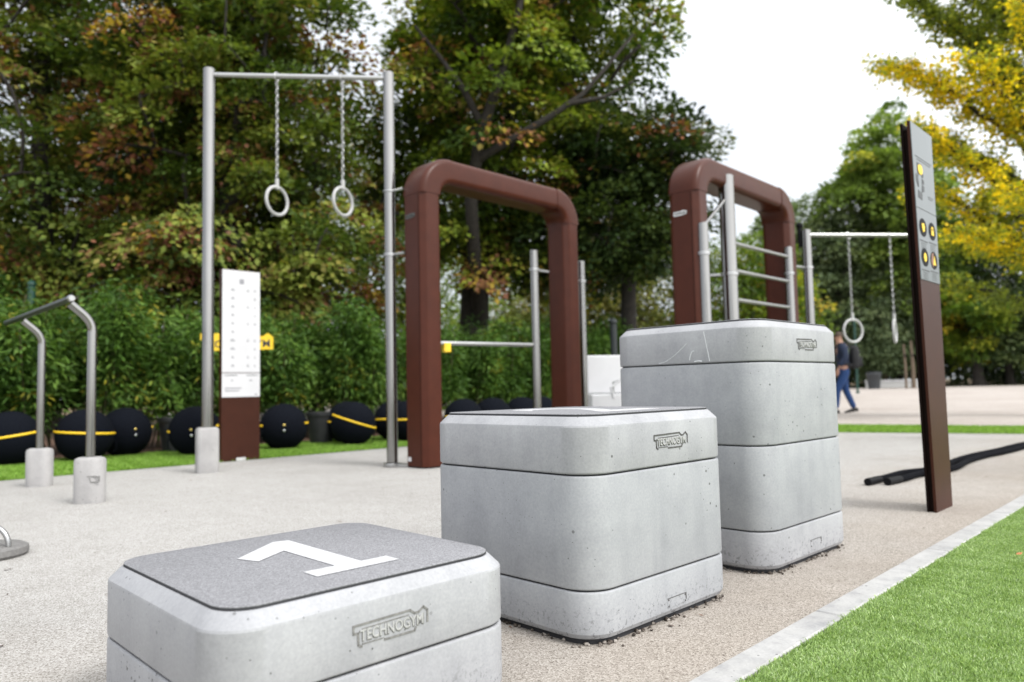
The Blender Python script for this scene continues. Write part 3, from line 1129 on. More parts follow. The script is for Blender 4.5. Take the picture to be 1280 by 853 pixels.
def make_ball():
    o = thing('exercise_ball', 'ball', 'exercise ball')
    mb = MB()
    prof = []
    for i in range(25):
        a = -PI / 2 + PI * i / 24
        z = max(RBALL * math.sin(a), -RBALL * .93)
        prof.append((z, max(.004, RBALL * math.cos(a))))
    mb.lathe(prof, 40)
    mb.build('cover', 'ball', o, True, 60)
    # zipper: a band round two thirds of the ball; the studs sit in its gap (towards +y here)
    mb = MB()
    lat = .12
    pts = []
    for i in range(41):
        a = math.radians(150) + math.radians(240) * i / 40
        pts.append((RBALL * 1.002 * math.cos(lat) * math.cos(a + 0), RBALL * 1.002 * math.cos(lat) * math.sin(a), RBALL * math.sin(lat)))
    mb.tube(pts, .011, 8, True, False, 1.)
    mb.build('zipper', 'ball_yellow', o)
    for z, m_ in ((.03, 'gold'), (-.03, 'silver')):
        mb = MB()
        q = Vector((.0, math.sqrt(RBALL ** 2 - z * z), z))
        nrm = q.normalized()
        mb.tube([q - nrm * .004, q + nrm * .003, q + nrm * .006], [.013, .013, .008], 12)
        mb.build('stud', m_, o)
    mb = MB()
    a0 = math.radians(28)
    q = Vector((RBALL * math.cos(a0), RBALL * math.sin(a0), -.06))
    sd = Vector((0, 0, 1))
    mb.tube([q * .97 + Vector((0, 0, .05)), q * 1.08 + Vector((0, 0, .0)), q * 1.10 + Vector((0, 0, -.07)), q * 1.0 + Vector((0, 0, -.10))], .012, 8, True, False, .5)
    mb.build('carry_strap', 'ball', o)
    return o


ball0 = make_ball()
# x, y, azimuth the studs face, tilt (deg), label
toCam = lambda x, y: math.degrees(math.atan2(-y, -x))
balls = [
    (-4.802, 7.094, 120, (0, 8), 'black ball cut off by the left edge of the photo'),
    (-4.288, 7.434, 95, (0, -4), 'black ball with long yellow zipper behind the bent steel posts'),
    (-4.156, 7.954, -40, (0, 4), 'black ball touching the back of the zippered one behind the bent posts'),
    (-3.371, 7.872, -75, (0, 6), 'black ball behind the concrete foot of the ring frame'),
    (-2.604, 8.421, -72, (0, 2), 'black ball just right of the white information panel'),
    (-2.089, 9.329, 100, (0, 4), 'black ball half hidden behind the one with slanted zipper'),
    (-1.910, 8.866, 85, (0, -19), 'black ball with slanted yellow zipper left of the ring post'),
    (-1.544, 9.622, 110, (0, 2), 'black ball behind the right post of the tall ring frame'),
    (-1.302, 9.325, 0, (0, 2), 'black ball between the ring post and the left arch'),
    (-0.666, 9.889, 150, (0, 0), 'leftmost of the black balls seen through the left arch'),
    (-0.283, 10.175, 140, (0, 0), 'second from left of the black balls seen through the left arch'),
    (0.119, 10.504, 130, (0, 0), 'black ball left of the thin post inside the left arch'),
    (0.405, 10.869, 120, (0, 0), 'black ball right of the thin post inside the left arch'),
]
for i, (x, y, az, tl, lab) in enumerate(balls):
    o = ball0 if i == 0 else copy_tree(ball0)
    tag(o, lab, 'exercise ball', 'black exercise balls along the hedge')
    o.location = (x, y, RBALL * .93 + .008)
    zrot = math.radians(az - 90)
    # tilt about the line of sight, then turn
    los = Vector((-x, -y, 0)).normalized()
    o.rotation_euler = (Matrix.Rotation(math.radians(tl[1]), 3, los) @ Matrix.Rotation(zrot, 3, 'Z')).to_euler()

# ------------------------------------------------------------------ battle ropes
def rope(label, pts, r, seed):
    rr = random.Random(seed)
    o = thing('battle_rope', label, 'rope', (pts[0][0], pts[0][1], 0), 0, 'black ropes on the paving')
    b = Vector((pts[0][0], pts[0][1], 0))
    P_ = [Vector((x, y, r + .002)) - b for x, y in pts]
    fine = []
    for i in range(len(P_) - 1):
        p0, p1, p2, p3 = P_[max(i - 1, 0)], P_[i], P_[i + 1], P_[min(i + 2, len(P_) - 1)]
        for k in range(8):
            u = k / 8
            fine.append(.5 * ((2 * p1) + (p2 - p0) * u + (2 * p0 - 5 * p1 + 4 * p2 - p3) * u * u + (3 * p1 - p0 - 3 * p2 + p3) * u ** 3))
    fine.append(P_[-1])
    mb = MB()
    mb.tube(fine, r, 14)
    mb.build('sleeve', 'rope', o)
    mb = MB()
    dd = (fine[0] - fine[1]).normalized()
    mb.tube([fine[0] + dd * .012, fine[0] - dd * .16], r * 1.12, 14)
    mb.build('grip_end', 'black', o)
    return o


rope('black rope on the paving whose end lies farthest left', [(2.117, 4.483), (2.311, 4.661), (2.536, 4.881), (2.729, 4.986), (2.994, 5.217), (3.278, 5.552), (3.633, 5.908), (4.037, 6.254), (4.592, 6.767), (5.296, 7.333), (5.996, 8.066)], .0205, 1)
rope('black rope lying close against the longer one behind the sign', [(2.230, 4.473), (2.403, 4.619), (2.597, 4.808), (2.811, 4.944), (3.055, 5.164), (3.349, 5.520), (3.684, 5.856), (4.108, 6.212), (4.653, 6.704), (5.356, 7.270), (6.056, 8.003)], .0205, 2)

# white bench beyond the boxes -------------------------------------------------------
wb = thing('exercise_bench', 'white bench with upright back and steel handle behind the boxes', 'bench', (1.18, 8.77, 0), math.radians(12))
mb = MB()
mb.box(-.36, -.0, .55, .36, .05, 1.0, .012)
mb.build('backrest', 'white_plate', wb)
mb = MB()
mb.box(-.36, -.30, .0, .36, .048, .545, .012)
mb.build('seat_block', 'white_plate', wb)
mb = MB()
mb.tube([(-.10, -.30, .555), (-.10, -.30, .57), (-.10, -.30, .68), (-.04, -.30, .70), (.22, -.30, .70)], .011, 10)
mb.build('handle', 'steel_pale', wb)
mb = MB()
mb.tube([(-.10, -.30, .50), (-.13, -.30, .62), (-.02, -.30, .70)], .016, 10)
mb.build('handle_stay', 'white_plate', wb)

# planters
for i, (x, y, sc, lab) in enumerate(((-3.80, 8.36, 1., 'black plant pot between two balls left of the ring frame'),
                                     (-2.40, 9.27, 1., 'black plant pot behind the ball nearest the white panel'))):
    po = thing('plant_pot', lab, 'plant pot', (x, y, .003), 0, 'black plant pots')
    mb = MB()
    mb.lathe([(0, .135), (.34, .175), (.345, .188), (.385, .19), (.385, .172), (.35, .165)], 30)
    mb.build('tub', 'pot', po, True, 40)
    mb = MB()
    mb.lathe([(.33, .1), (.352, .164)], 20)
    mb.build('soil', 'mulch', po)


# ------------------------------------------------------------------ vegetation
def unit(v):
    return v / np.maximum(np.linalg.norm(v, axis=-1, keepdims=True), 1e-9)


def leaf_quads(P, ax, nr, L, W, fold=.12):
    sd = unit(np.cross(ax, nr))
    nr = np.cross(sd, ax)
    V = np.empty((len(P), 4, 3))
    L = L[:, None]
    W = W[:, None]
    V[:, 0] = P
    V[:, 1] = P + ax * L * .48 + sd * W * .5 + nr * W * fold
    V[:, 2] = P + ax * L
    V[:, 3] = P + ax * L * .48 - sd * W * .5 + nr * W * fold
    return V.reshape(-1, 3)


def foliage(centres, radii, outward, per, leaf, mat, parent, seed, flatness=.3, droop=.35, tint=(.4, .2), tint_c=None, width=.55, gauss_up=.32, name='crown'):
    r = np.random.default_rng(seed)
    n = len(centres)
    idx = np.repeat(np.arange(n), per)
    m = len(idx)
    nrm = unit(np.stack([r.normal(0, .25, n), r.normal(0, .25, n), np.ones(n)], 1) + outward * .35)
    ref = unit(np.cross(nrm, unit(r.normal(0, 1, (n, 3)))))
    ref2 = np.cross(nrm, ref)
    a = r.uniform(0, 2 * PI, m)
    q = np.sqrt(r.uniform(0, 1, m))
    rad = radii[idx] * q
    d = ref[idx] * np.cos(a)[:, None] + ref2[idx] * np.sin(a)[:, None]
    P = centres[idx] + d * rad[:, None] + nrm[idx] * (r.normal(0, 1, m) * radii[idx] * flatness)[:, None]
    P[:, 2] -= droop * radii[idx] * q * q
    ax = unit(d + outward[idx] * .6 + r.normal(0, .55, (m, 3)) - np.array([0, 0, droop]))
    nr = unit(nrm[idx] + r.normal(0, gauss_up, (m, 3)))
    L = leaf * r.uniform(.65, 1.25, m)
    V = leaf_quads(P, ax, nr, L, L * width)
    tc = r.normal(tint[0], tint[1], n) if tint_c is None else tint_c
    t = np.clip(tc[idx] + r.normal(0, .09, m), 0, 1)
    return np_mesh(name, V, np.arange(m * 4).reshape(-1, 4), mat, parent, t)


def skeleton(trunk, clumps, r_trunk, seed, twig=.016, gain=1.9):
    """joins every clump to the nearest point of the growing tree; returns a mesh builder"""
    r = np.random.default_rng(seed)
    nodes = [np.array(p, float) for p in trunk]
    par = [-1] + list(range(len(trunk) - 1))
    c0 = np.array(trunk[max(1, len(trunk) // 3)])
    order = np.argsort(np.linalg.norm(clumps - c0, axis=1))
    att = np.zeros((len(clumps), 3))
    for k in order:
        c = clumps[k]
        N = np.array(nodes)
        dv = c - N
        dd = np.linalg.norm(dv, axis=1) + np.maximum(0, N[:, 2] - c[2] + .1) * 1.3
        dd[0:max(1, len(trunk) // 4)] += 3
        j = int(dd.argmin())
        L = np.linalg.norm(c - nodes[j])
        ns = max(2, int(L / .35))
        last = j
        sag = r.normal(0, .06, 3) * L + np.array([0, 0, .10 * L])
        for i in range(1, ns + 1):
            u = i / ns
            nodes.append(nodes[j] * (1 - u) + c * u + sag * 4 * u * (1 - u) * .5)
            par.append(last)
            last = len(nodes) - 1
        att[k] = unit((c - nodes[j])[None])[0]
    n = len(nodes)
    load = np.zeros(n)
    has = np.zeros(n, bool)
    for p in par:
        if p >= 0:
            has[p] = True
    load[~has] = 1
    for i in range(n - 1, 0, -1):
        load[par[i]] += load[i]
    rad = np.maximum(twig, twig * load ** (1 / gain))
    rad *= np.minimum(1, r_trunk / rad[1])
    ht = len(trunk)
    for i in range(ht):
        rad[i] = max(rad[i], r_trunk * (1 - .62 * i / ht))
    rad[0] = r_trunk * 1.35
    return nodes, par, rad, att


def wood(nodes, par, rad, mat, parent, name='trunk', minr=.0, sides=7):
    mb = MB()
    kids = {}
    for i, p in enumerate(par):
        kids.setdefault(p, []).append(i)
    stack = [(0, None)]
    done = set()
    while stack:
        start, pre = stack.pop()
        path = ([pre] if pre is not None else []) + [start]
        cur = start
        while True:
            ks = kids.get(cur, [])
            if not ks:
                break
            ks = sorted(ks, key=lambda q: -rad[q])
            for o_ in ks[1:]:
                stack.append((o_, cur))
            cur = ks[0]
            path.append(cur)
        if len(path) > 1 and max(rad[q] for q in path[1:]) >= minr:
            rr = [rad[q] for q in path]
            if pre is not None:
                rr[0] = rr[1]
            big = rr[0] > .08
            mb.tube([nodes[q] for q in path], rr, 10 if big else sides - 2, True)
    return mb.build(name, mat, parent, True, 70)


def tree(name, label, x, y, r_trunk, ells, ncl, per, leaf, mat, seed, clump=.75, bark='bark', lean=(0, 0), top=None, voids=6, vr=(.5, .9), tint=(.4, .2), group=None,
         flatness=.13, droop=.35, minr=.006, tintf=None, width=.55, cat='tree', evoids=(), k=1., limbs=()):
    x, y, r_trunk, leaf, clump, vr = x * k, y * k, r_trunk * k, leaf * k, clump * k, (vr[0] * k, vr[1] * k)
    ells = [tuple(q * k for q in e) for e in ells]
    r = np.random.default_rng(seed)
    z0 = gz(x, y)
    o = thing(name, label, cat, (x, y, z0 - .02), 0, group)
    E = np.array([e for e in ells], float)              # cx,cy,cz,rx,ry,rz relative to the base
    vol = E[:, 3] * E[:, 4] * E[:, 5]
    vo = []
    for i in range(voids):
        e = E[r.choice(len(E), p=vol / vol.sum())]
        dv = unit(r.normal(0, 1, (1, 3)))[0] * r.uniform(.35, 1.0)
        vo.append((e[:3] + dv * e[3:], r.uniform(*vr)))
    vo += [(np.array(q[:3]), q[3]) for q in evoids]
    cl = []
    tries = 0
    while len(cl) < ncl and tries < ncl * 60:
        tries += 1
        e = E[r.choice(len(E), p=vol / vol.sum())]
        dv = unit(r.normal(0, 1, (1, 3)))[0] * r.uniform(0, 1) ** .42
        p = e[:3] + dv * e[3:]
        if p[2] < .3 or any(np.linalg.norm(p - c) < q for c, q in vo):
            continue
        if cl and np.min(np.linalg.norm(np.array(cl) - p, axis=1)) < clump * .42:
            continue
        cl.append(p)
    cl = np.array(cl)
    ctr = (E[:, :3] * vol[:, None]).sum(0) / vol.sum()
    zt = top or float(np.max(E[:, 2] + E[:, 5] * .55))
    nt = max(6, int(zt / .5))
    tk = []
    for i in range(nt + 1):
        u = i / nt
        tk.append((lean[0] * u + ctr[0] * u * u * .5 + .10 * math.sin(3 * u + seed), lean[1] * u + ctr[1] * u * u * .5 + .10 * math.cos(2.3 * u + seed), zt * u))
    nodes, par, rad, att = skeleton(tk, cl, r_trunk, seed + 1)
    wood(nodes, par, rad, bark, o, 'trunk', minr)
    for pts, r0_, r1_ in limbs:
        lm = MB()
        m_ = len(pts)
        lm.tube(pts, [r0_ + (r1_ - r0_) * i / (m_ - 1) for i in range(m_)], 9)
        lm.build('limb', bark, o, True, 70)
    out = unit(att * .6 + unit(cl - ctr) * .6)
    tc = None
    if tintf is not None:
        tc = tintf(cl, r)
    foliage(cl, r.uniform(.7, 1.25, len(cl)) * clump, out, per, leaf, mat, o, seed + 2, flatness, droop, tint, tc, width)
    return o


def scattered(base, spread, rust, yellow):
    """green boughs with single boughs turned rusty or yellow"""
    def f(cl, r):
        t = np.minimum(r.normal(base, spread, len(cl)), .78)
        q = r.random(len(cl))
        near = np.sin(cl[:, 0] * 2.9 + 1) + np.sin(cl[:, 2] * 3.1 + cl[:, 1]) > .9
        t[(q < rust) | (near & (q < rust * 3.5))] = r.normal(.91, .02)
        t[q > 1 - yellow] = .985
        return t
    return f


def patchy(base, spread, hi, amount, seed):
    """most boughs green, some boughs turned as a whole"""
    def f(cl, r):
        t = r.normal(base, spread, len(cl))
        ph = np.sin(cl[:, 0] * 1.7 + seed) + np.sin(cl[:, 1] * 1.3 + 2 * seed) + np.sin(cl[:, 2] * 2.1 + 3 * seed)
        turn = (ph > np.quantile(ph, 1 - amount)) & (r.random(len(cl)) < .7)
        t[turn] = r.normal(hi, .07, turn.sum())
        return t
    return f


# big trees behind the hedge
tree('broadleaf_tree', 'large dark tree with rusty tints behind the hedge, farthest left', -9.0, 14.2, .26,
     [(0, 0, 6.3, 4.3, 3.2, 4.6), (.3, -.6, 2.9, 4.0, 2.2, 1.5)], 430, 260, .118, 'leaf_dark', 21, .66, tintf=scattered(.42, .24, .06, .01), voids=18, vr=(.4, .85), width=.62, group='tall trees behind the hedge')
tree('broadleaf_tree', 'large dark tree with brown and yellow tints directly behind the ring frame', -5.05, 13.4, .24,
     [(-.05, 0, 6.0, 2.3, 2.6, 4.4), (.6, -.5, 3.0, 2.8, 2.2, 1.7)], 370, 260, .115, 'leaf_dark', 22, .60, tintf=scattered(.48, .24, .07, .02), voids=14, vr=(.4, .8), width=.62, group='tall trees behind the hedge')
tree('broadleaf_tree', 'big spreading tree with dark trunk behind the left arch', -.75, 15.2, .34,
     [(.6, 0, 7.6, 2.25, 2.8, 4.2), (-1.6, .2, 5.4, .95, 1.3, 2.0), (2.5, 0, 8.9, 1.8, 2.0, 1.8), (.5, .0, 3.7, 2.3, 2.0, 1.2)], 370, 220, .140, 'leaf_mid', 23, .66, width=.62,
     tintf=scattered(.50, .24, .05, .02), voids=20, vr=(.4, .85), evoids=[(x_, -2.75, z_, r_ * .62) for x_, z_, r_ in ((.05, 3.6, .6), (.05, 4.3, .65), (.2, 5.0, .7), (.35, 5.7, .6), (.75, 6.5, .7), (1.0, 7.3, .6), (1.1, 5.2, .5), (1.7, 5.65, .6), (2.4, 6.2, .6), (2.9, 6.8, .5))],
     limbs=(([(.12, -.2, 2.0), (.06, -1.0, 3.0), (.05, -1.8, 4.1), (.24, -2.1, 5.2), (.55, -2.2, 6.0), (.78, -2.2, 6.7), (1.0, -2.2, 7.5), (1.25, -2.1, 8.8)], .15, .045),
            ([(.16, -2.0, 4.8), (.8, -2.2, 5.1), (1.5, -2.2, 5.5), (2.1, -2.2, 5.9), (2.5, -2.15, 6.35), (3.1, -2.0, 7.1)], .085, .025),
            ([(.3, -2.1, 5.4), (.0, -2.2, 6.0), (-.4, -2.2, 6.6), (-.9, -2.1, 7.3)], .08, .025),
            ([(1.9, -2.2, 5.75), (2.5, -2.2, 5.85), (3.1, -2.1, 6.2)], .05, .02)),
     lean=(.3, 0), group='tall trees behind the hedge')
tree('broadleaf_tree', 'darker green tree tucked behind the right shoulder of the big spreading tree', 2.35, 14.6, .2,
     [(0, 0, 4.85, 1.75, 1.7, 1.65), (-.5, .3, 3.6, 1.7, 1.5, .9)], 150, 230, .125, 'leaf_darkgreen', 24, .62, width=.62, tint=(.5, .22), voids=6, vr=(.35, .7), group='tall trees behind the hedge')
tree('background_tree', 'tree filling the gap behind the leftmost dark tree', -13.5, 21.5, .22, [(0, 0, 5.2, 4.6, 3, 4.4)], 170, 110, .18, 'leaf_dark', 31, 1.05,
     tintf=patchy(.45, .15, .9, .1, .3), group='trees farther back')
tree('background_tree', 'olive tree seen far behind the ring frame', -6.0, 22.5, .18, [(0, 0, 5.4, 4.2, 3, 4.3)], 250, 130, .15, 'leaf_mid', 32, 1.05, tintf=patchy(.5, .15, .9, .1, .9), voids=10, vr=(.8, 1.3), group='trees farther back')
tree('background_tree', 'light green tree far behind the left leg of the left arch', -2.6, 24.5, .2, [(0, 0, 4.2, 2.8, 2.4, 3.6)], 95, 100, .18, 'leaf_green', 33, 1.0, voids=8, vr=(.7, 1.2), group='trees farther back')
tree('background_tree', 'beige-green tree beyond the hedge between the two arches', 4.55, 29., .14, [(0, 0, 4.0, 2.5, 2.2, 3.9), (-.6, 0, 2.2, 2.6, 2, 2.0)], 230, 130, .19, 'leaf_pale', 34, .95, tint=(.6, .22), voids=7, group='trees farther back', bark='bark_pale')
tree('background_tree', 'small pale tree low behind the right leg of the left arch', 1.3, 30., .12, [(0, 0, 3.0, 2.5, 2., 2.6)], 150, 120, .19, 'leaf_pale', 35, .9, tint=(.5, .2), group='trees farther back')
tree('background_tree', 'yellow-green tree seen through the second arch', 8.8, 28., .12, [(0, 0, 3.4, 2.5, 2.2, 3.2), (1.3, 0, 3.2, 1.4, 1.5, 2.2)], 190, 120, .18, 'leaf_bright', 36, .9, tint=(.5, .22), group='trees farther back')
tree('background_tree', 'tall grey-green rounded tree beyond the plaza, left of the sign', 18.2, 42., .3, [(0, 0, 7.2, 4.2, 3.4, 4.6), (2.2, 0, 5.5, 3.6, 3, 4.6)], 300, 140, .27, 'leaf_grey', 37, 1.1, width=.75, k=1.28, group='trees across the plaza')
tree('background_tree', 'fresh green airy tree rising directly behind the sign', 16.2, 31., .10, [(.2, 0, 8.3, 2.1, 2.2, 3.6), (-1.5, 0, 8.6, 1.5, 1.8, 1.3), (1.0, 0, 4.8, 2.2, 2, 3.0)], 270, 150, .20, 'leaf_green', 38, .72, width=.75, voids=8, vr=(.6, 1.), k=1.62, group='trees across the plaza')
tree('background_tree', 'dark tree behind the low ring frame', 15.6, 41., .12, [(0, 0, 4.0, 3.1, 2.4, 3.8)], 210, 120, .24, 'leaf_grey', 39, 1.1, k=1.32, group='trees across the plaza')
tree('background_tree', 'soft grey-green tree above the staked trunks', 21.5, 43., .13, [(0, 0, 4.3, 2.7, 2.3, 3.2), (0, 0, 2.6, 2.6, 2, 1.4)], 240, 130, .22, 'leaf_grey', 40, .85, droop=.8, tint=(.35, .2), k=1.18, group='trees across the plaza', bark='bark_pale')
tree('background_tree', 'small bright green tree with a dark trunk right of the sign', 22.9, 36.5, .27, [(-.3, 0, 3.6, 1.75, 1.7, 1.3), (-.2, 0, 2.3, 1.2, 1.2, 1.0)], 110, 140, .20, 'leaf_bright', 41, .62, tint=(.55, .2), k=1.28, group='trees across the plaza')
tree('background_tree', 'bluish dark conifer-like tree at the right edge across the plaza', 26.2, 39., .22, [(0, 0, 3.4, 2.2, 2, 3.0)], 100, 110, .2, 'leaf_deep', 42, .9, tint=(.7, .2), droop=.7, k=1.20, group='trees across the plaza')
tree('background_tree', 'very dark tall tree filling the lower right behind the yellow boughs', 29., 40., .34, [(0, 0, 6.5, 4.6, 3.4, 5.6), (-4.2, 1.5, 6.6, 3.2, 2.6, 4.0)], 240, 120, .26, 'leaf_deep', 43, 1.3, k=1.20, group='trees across the plaza')

# far wood that closes the view
def far_wood():
    r = np.random.default_rng(77)
    P_, R_ = [], []
    for i in range(1500):
        u = r.random()
        ang = math.radians(-58 + 116 * u)
        dd = r.uniform(58, 74)
        hmax = 3.6 if ang < math.radians(18) else 7.5
        P_.append((dd * math.sin(ang), dd * math.cos(ang), gz(dd * math.sin(ang), dd * math.cos(ang)) + r.uniform(.2, hmax) * (1 + .25 * math.sin(9 * ang))))
        R_.append(r.uniform(1.2, 2.2))
    P_ = np.array(P_)
    o = foliage(P_, np.array(R_), unit(np.array(P_) * np.array([-1, -1, 0])), 110, .42, 'leaf_deep', None, 78, .45, .3, (.6, .2), name='far_wood')
    return tag(o, kind='stuff')


far_wood()


# the yellow ginkgo whose boughs come in from the right
def ginkgo():
    r = np.random.default_rng(91)
    bx, by = 9.25, 12.2
    o = thing('ginkgo_tree', 'large tree with yellow and lime boughs reaching in from the right', 'tree', (bx, by, 0))
    trunk = [(0.05 * math.sin(i), .05 * math.cos(i), .55 * i) for i in range(22)]
    # boughs: (start height, end point relative to the base, sag, share of yellow)
    boughs = [
        (2.0, (-2.05, -.7, 2.9), .15, .60), (2.4, (-2.3, .2, 3.9), .2, .66), (2.6, (-1.6, -1.4, 3.3), .1, .64), (3.0, (-2.6, -.4, 4.6), .25, .70),
        (3.4, (-1.9, .8, 5.1), .2, .6), (3.6, (-2.55, .1, 5.95), .3, .80), (3.8, (-2.2, -1.2, 5.5), .2, .72), (4.2, (-2.4, .9, 6.3), .2, .55),
        (4.4, (-1.5, -1.6, 6.2), .2, .66), (4.6, (-2.45, -.2, 7.0), .25, .34), (5.0, (-2.4, .7, 7.8), .2, .26), (5.2, (-2.0, -1.0, 7.4), .2, .42),
        (5.6, (-2.5, .0, 8.4), .2, .25), (6.0, (-2.1, .9, 9.2), .2, .3), (6.3, (-1.6, -1.0, 8.9), .2, .5), (2.2, (-1.2, 1.4, 3.2), .1, .40),
        (1.8, (-1.3, .9, 2.3), .05, .30), (2.8, (-.9, -1.9, 4.1), .1, .62), (4.0, (1.8, .5, 6.0), .2, .5), (3.0, (2.2, -.6, 4.4), .2, .5), (5.0, (1.5, -.9, 7.5), .2, .4), (6.8, (.3, .4, 10.6), .1, .4),
        (3.2, (-1.7, .3, 4.6), .2, .45), (3.9, (-1.2, -.4, 5.6), .2, .5), (4.8, (-1.6, .2, 6.9), .2, .38), (5.4, (-1.3, -.5, 7.7), .2, .36), (5.8, (-1.7, .4, 8.3), .2, .34), (2.6, (-1.5, -.3, 3.6), .1, .5)]
    nodes, par, rad = [np.array(p) for p in trunk], [-1] + list(range(len(trunk) - 1)), [.24 * (1 - .7 * i / 22) for i in range(22)]
    cs, rs, outs, tc = [], [], [], []
    for (h, e, sag, yl) in boughs:
        j = min(range(22), key=lambda i: abs(trunk[i][2] - h))
        p0, p1 = np.array(trunk[j]), np.array(e)
        L = np.linalg.norm(p1 - p0)
        last = j
        ns = int(L / .22)
        side = unit(np.cross(p1 - p0, np.array([0, 0, 1.]))[None])[0]
        for i in range(1, ns + 1):
            u = i / ns
            q = p0 * (1 - u) + p1 * u + np.array([0, 0, 1.]) * sag * 4 * u * (1 - u) + r.normal(0, .025, 3)
            nodes.append(q)
            par.append(last)
            rad.append(.055 * (1 - u) + .010)
            last = len(nodes) - 1
            if u > .22:
                for _ in range(2):
                    # short side shoots hung with leaves
                    dr = unit((side * r.choice([-1, 1]) * r.uniform(.4, 1.1) + unit((p1 - p0)[None])[0] * r.uniform(.3, 1.) + np.array([0, 0, r.uniform(-.35, .35)]))[None])[0]
                    l_ = r.uniform(.18, .60) * (1.2 - .6 * u)
                    nodes.append(q + dr * l_)
                    par.append(last)
                    rad.append(.007)
                    for v in (.35, .7, 1.):
                        if r.random() < .9:
                            cs.append(q + dr * l_ * v)
                            rs.append(r.uniform(.10, .19))
                            outs.append(dr)
                            tc.append(r.normal(yl - .17, .14))
                cs.append(q)
                rs.append(r.uniform(.09, .15))
                outs.append(unit((p1 - p0)[None])[0])
                tc.append(r.normal(yl - .17, .14))
    wood(nodes, par, rad, 'bark', o)
    foliage(np.array(cs), np.array(rs), np.array(outs), 25, .074, 'leaf_ginkgo', o, 92, .55, .45, tint_c=np.array(tc), width=.8, gauss_up=.8)
    return o


ginkgo()


# hedge of cane-stemmed shrubs -----------------------------------------------------
def shrub(seed, h, label):
    r = np.random.default_rng(seed)
    o = thing('hedge_shrub', label, 'shrub', (0, 0, 0), 0, 'leafy shrubs forming the hedge')
    mb = MB()
    cs, out, rs = [], [], []
    for k in range(7):
        a = r.uniform(0, 2 * PI)
        b0 = np.array([.14 * math.cos(a), .14 * math.sin(a), 0])
        sp = r.uniform(.15, .48)
        a2 = a + r.normal(0, .4)
        tip = np.array([sp * math.cos(a2), sp * math.sin(a2), h * r.uniform(.82, 1.08)])
        pts = [b0 * (1 - u) + tip * u + np.array([0, 0, .06 * math.sin(PI * u)]) for u in np.linspace(0, 1, 7)]
        mb.tube(pts, [.012 * (1 - .6 * u) for u in np.linspace(0, 1, 7)], 6)
        for j in range(17):
            u = r.uniform(.22, 1.03) ** .72
            p = b0 * (1 - u) + tip * u
            a3 = r.uniform(0, 2 * PI)
            dr = np.array([math.cos(a3), math.sin(a3), r.uniform(-.1, .5)])
            cs.append(p + dr * r.uniform(.05, .24))
            rs.append(r.uniform(.12, .22))
            out.append(unit(dr[None])[0])
    mb.build('cane', 'cane', o, True, 70)
    cs = np.array(cs)
    tc = np.clip(r.normal(.45, .18, len(cs)), 0, .95)
    tc[r.random(len(cs)) < .02] = 1.
    foliage(cs, np.array(rs), np.array(out), 58, .098, 'leaf_bamboo', o, seed + 1, .5, .55, tint_c=tc, width=.27, gauss_up=.6, name='leaves')
    return o


protos = [shrub(200 + 3 * i, hh * .88, 'narrow-leaved green shrub in the dense hedge behind the black balls') for i, hh in enumerate((1.62, 1.95, 1.78, 2.05))]
r = random.Random(9)
k = 0
for row, (t0, ds) in enumerate(((9.25, .68), (9.85, .78))):
    s = .6 + .3 * row
    while s < 15.2:
        o = protos[k] if k < 4 else copy_tree(protos[r.randrange(4)])
        o.location = (*st(s + r.uniform(-.12, .12), t0 + r.uniform(-.15, .15)), 0)
        o.rotation_euler = (0, 0, r.uniform(0, 6.28))
        z = r.uniform(.92, 1.08)
        o.scale = (z, z, z)
        k += 1
        s += ds * r.uniform(.9, 1.1)

# fence posts and poles ------------------------------------------------------------
def pole(name, label, cat, x, y, h, rad, mat, cap):
    o = thing(name, label, cat, (x, y, gz(x, y)))
    mb = MB()
    mb.cyl(0, 0, 0, h, rad, 16, rad * .2)
    mb.build('shaft', mat, o)
    mb = MB()
    mb.lathe([(h, rad * .8), (h + rad * .3, rad * 1.2), (h + rad, rad * 1.1), (h + rad * 1.6, rad * .3)], 16)
    mb.build('cap', mat, o)
    if cap:
        mb = MB()
        mb.lathe([(0, rad * 1.8), (rad * 2, rad * 1.7), (rad * 2.4, rad * 1.05)], 16)
        mb.build('base_collar', mat, o)
    return o


pole('fence_post', 'dark post in the hedge gap left of the tallest box', 'post', 1.475, 10.71, 1.54, .05, 'post_dark', False)
pole('lamp_pole', 'dark green pole standing among the trees at far left', 'pole', -7.5, 11.5, 2.4, .055, 'pole_green', True)
pole('green_pole', 'thin green pole behind the left ring of the low frame', 'pole', 15.55, 33.5, 3.4, .045, 'pole_green', True)

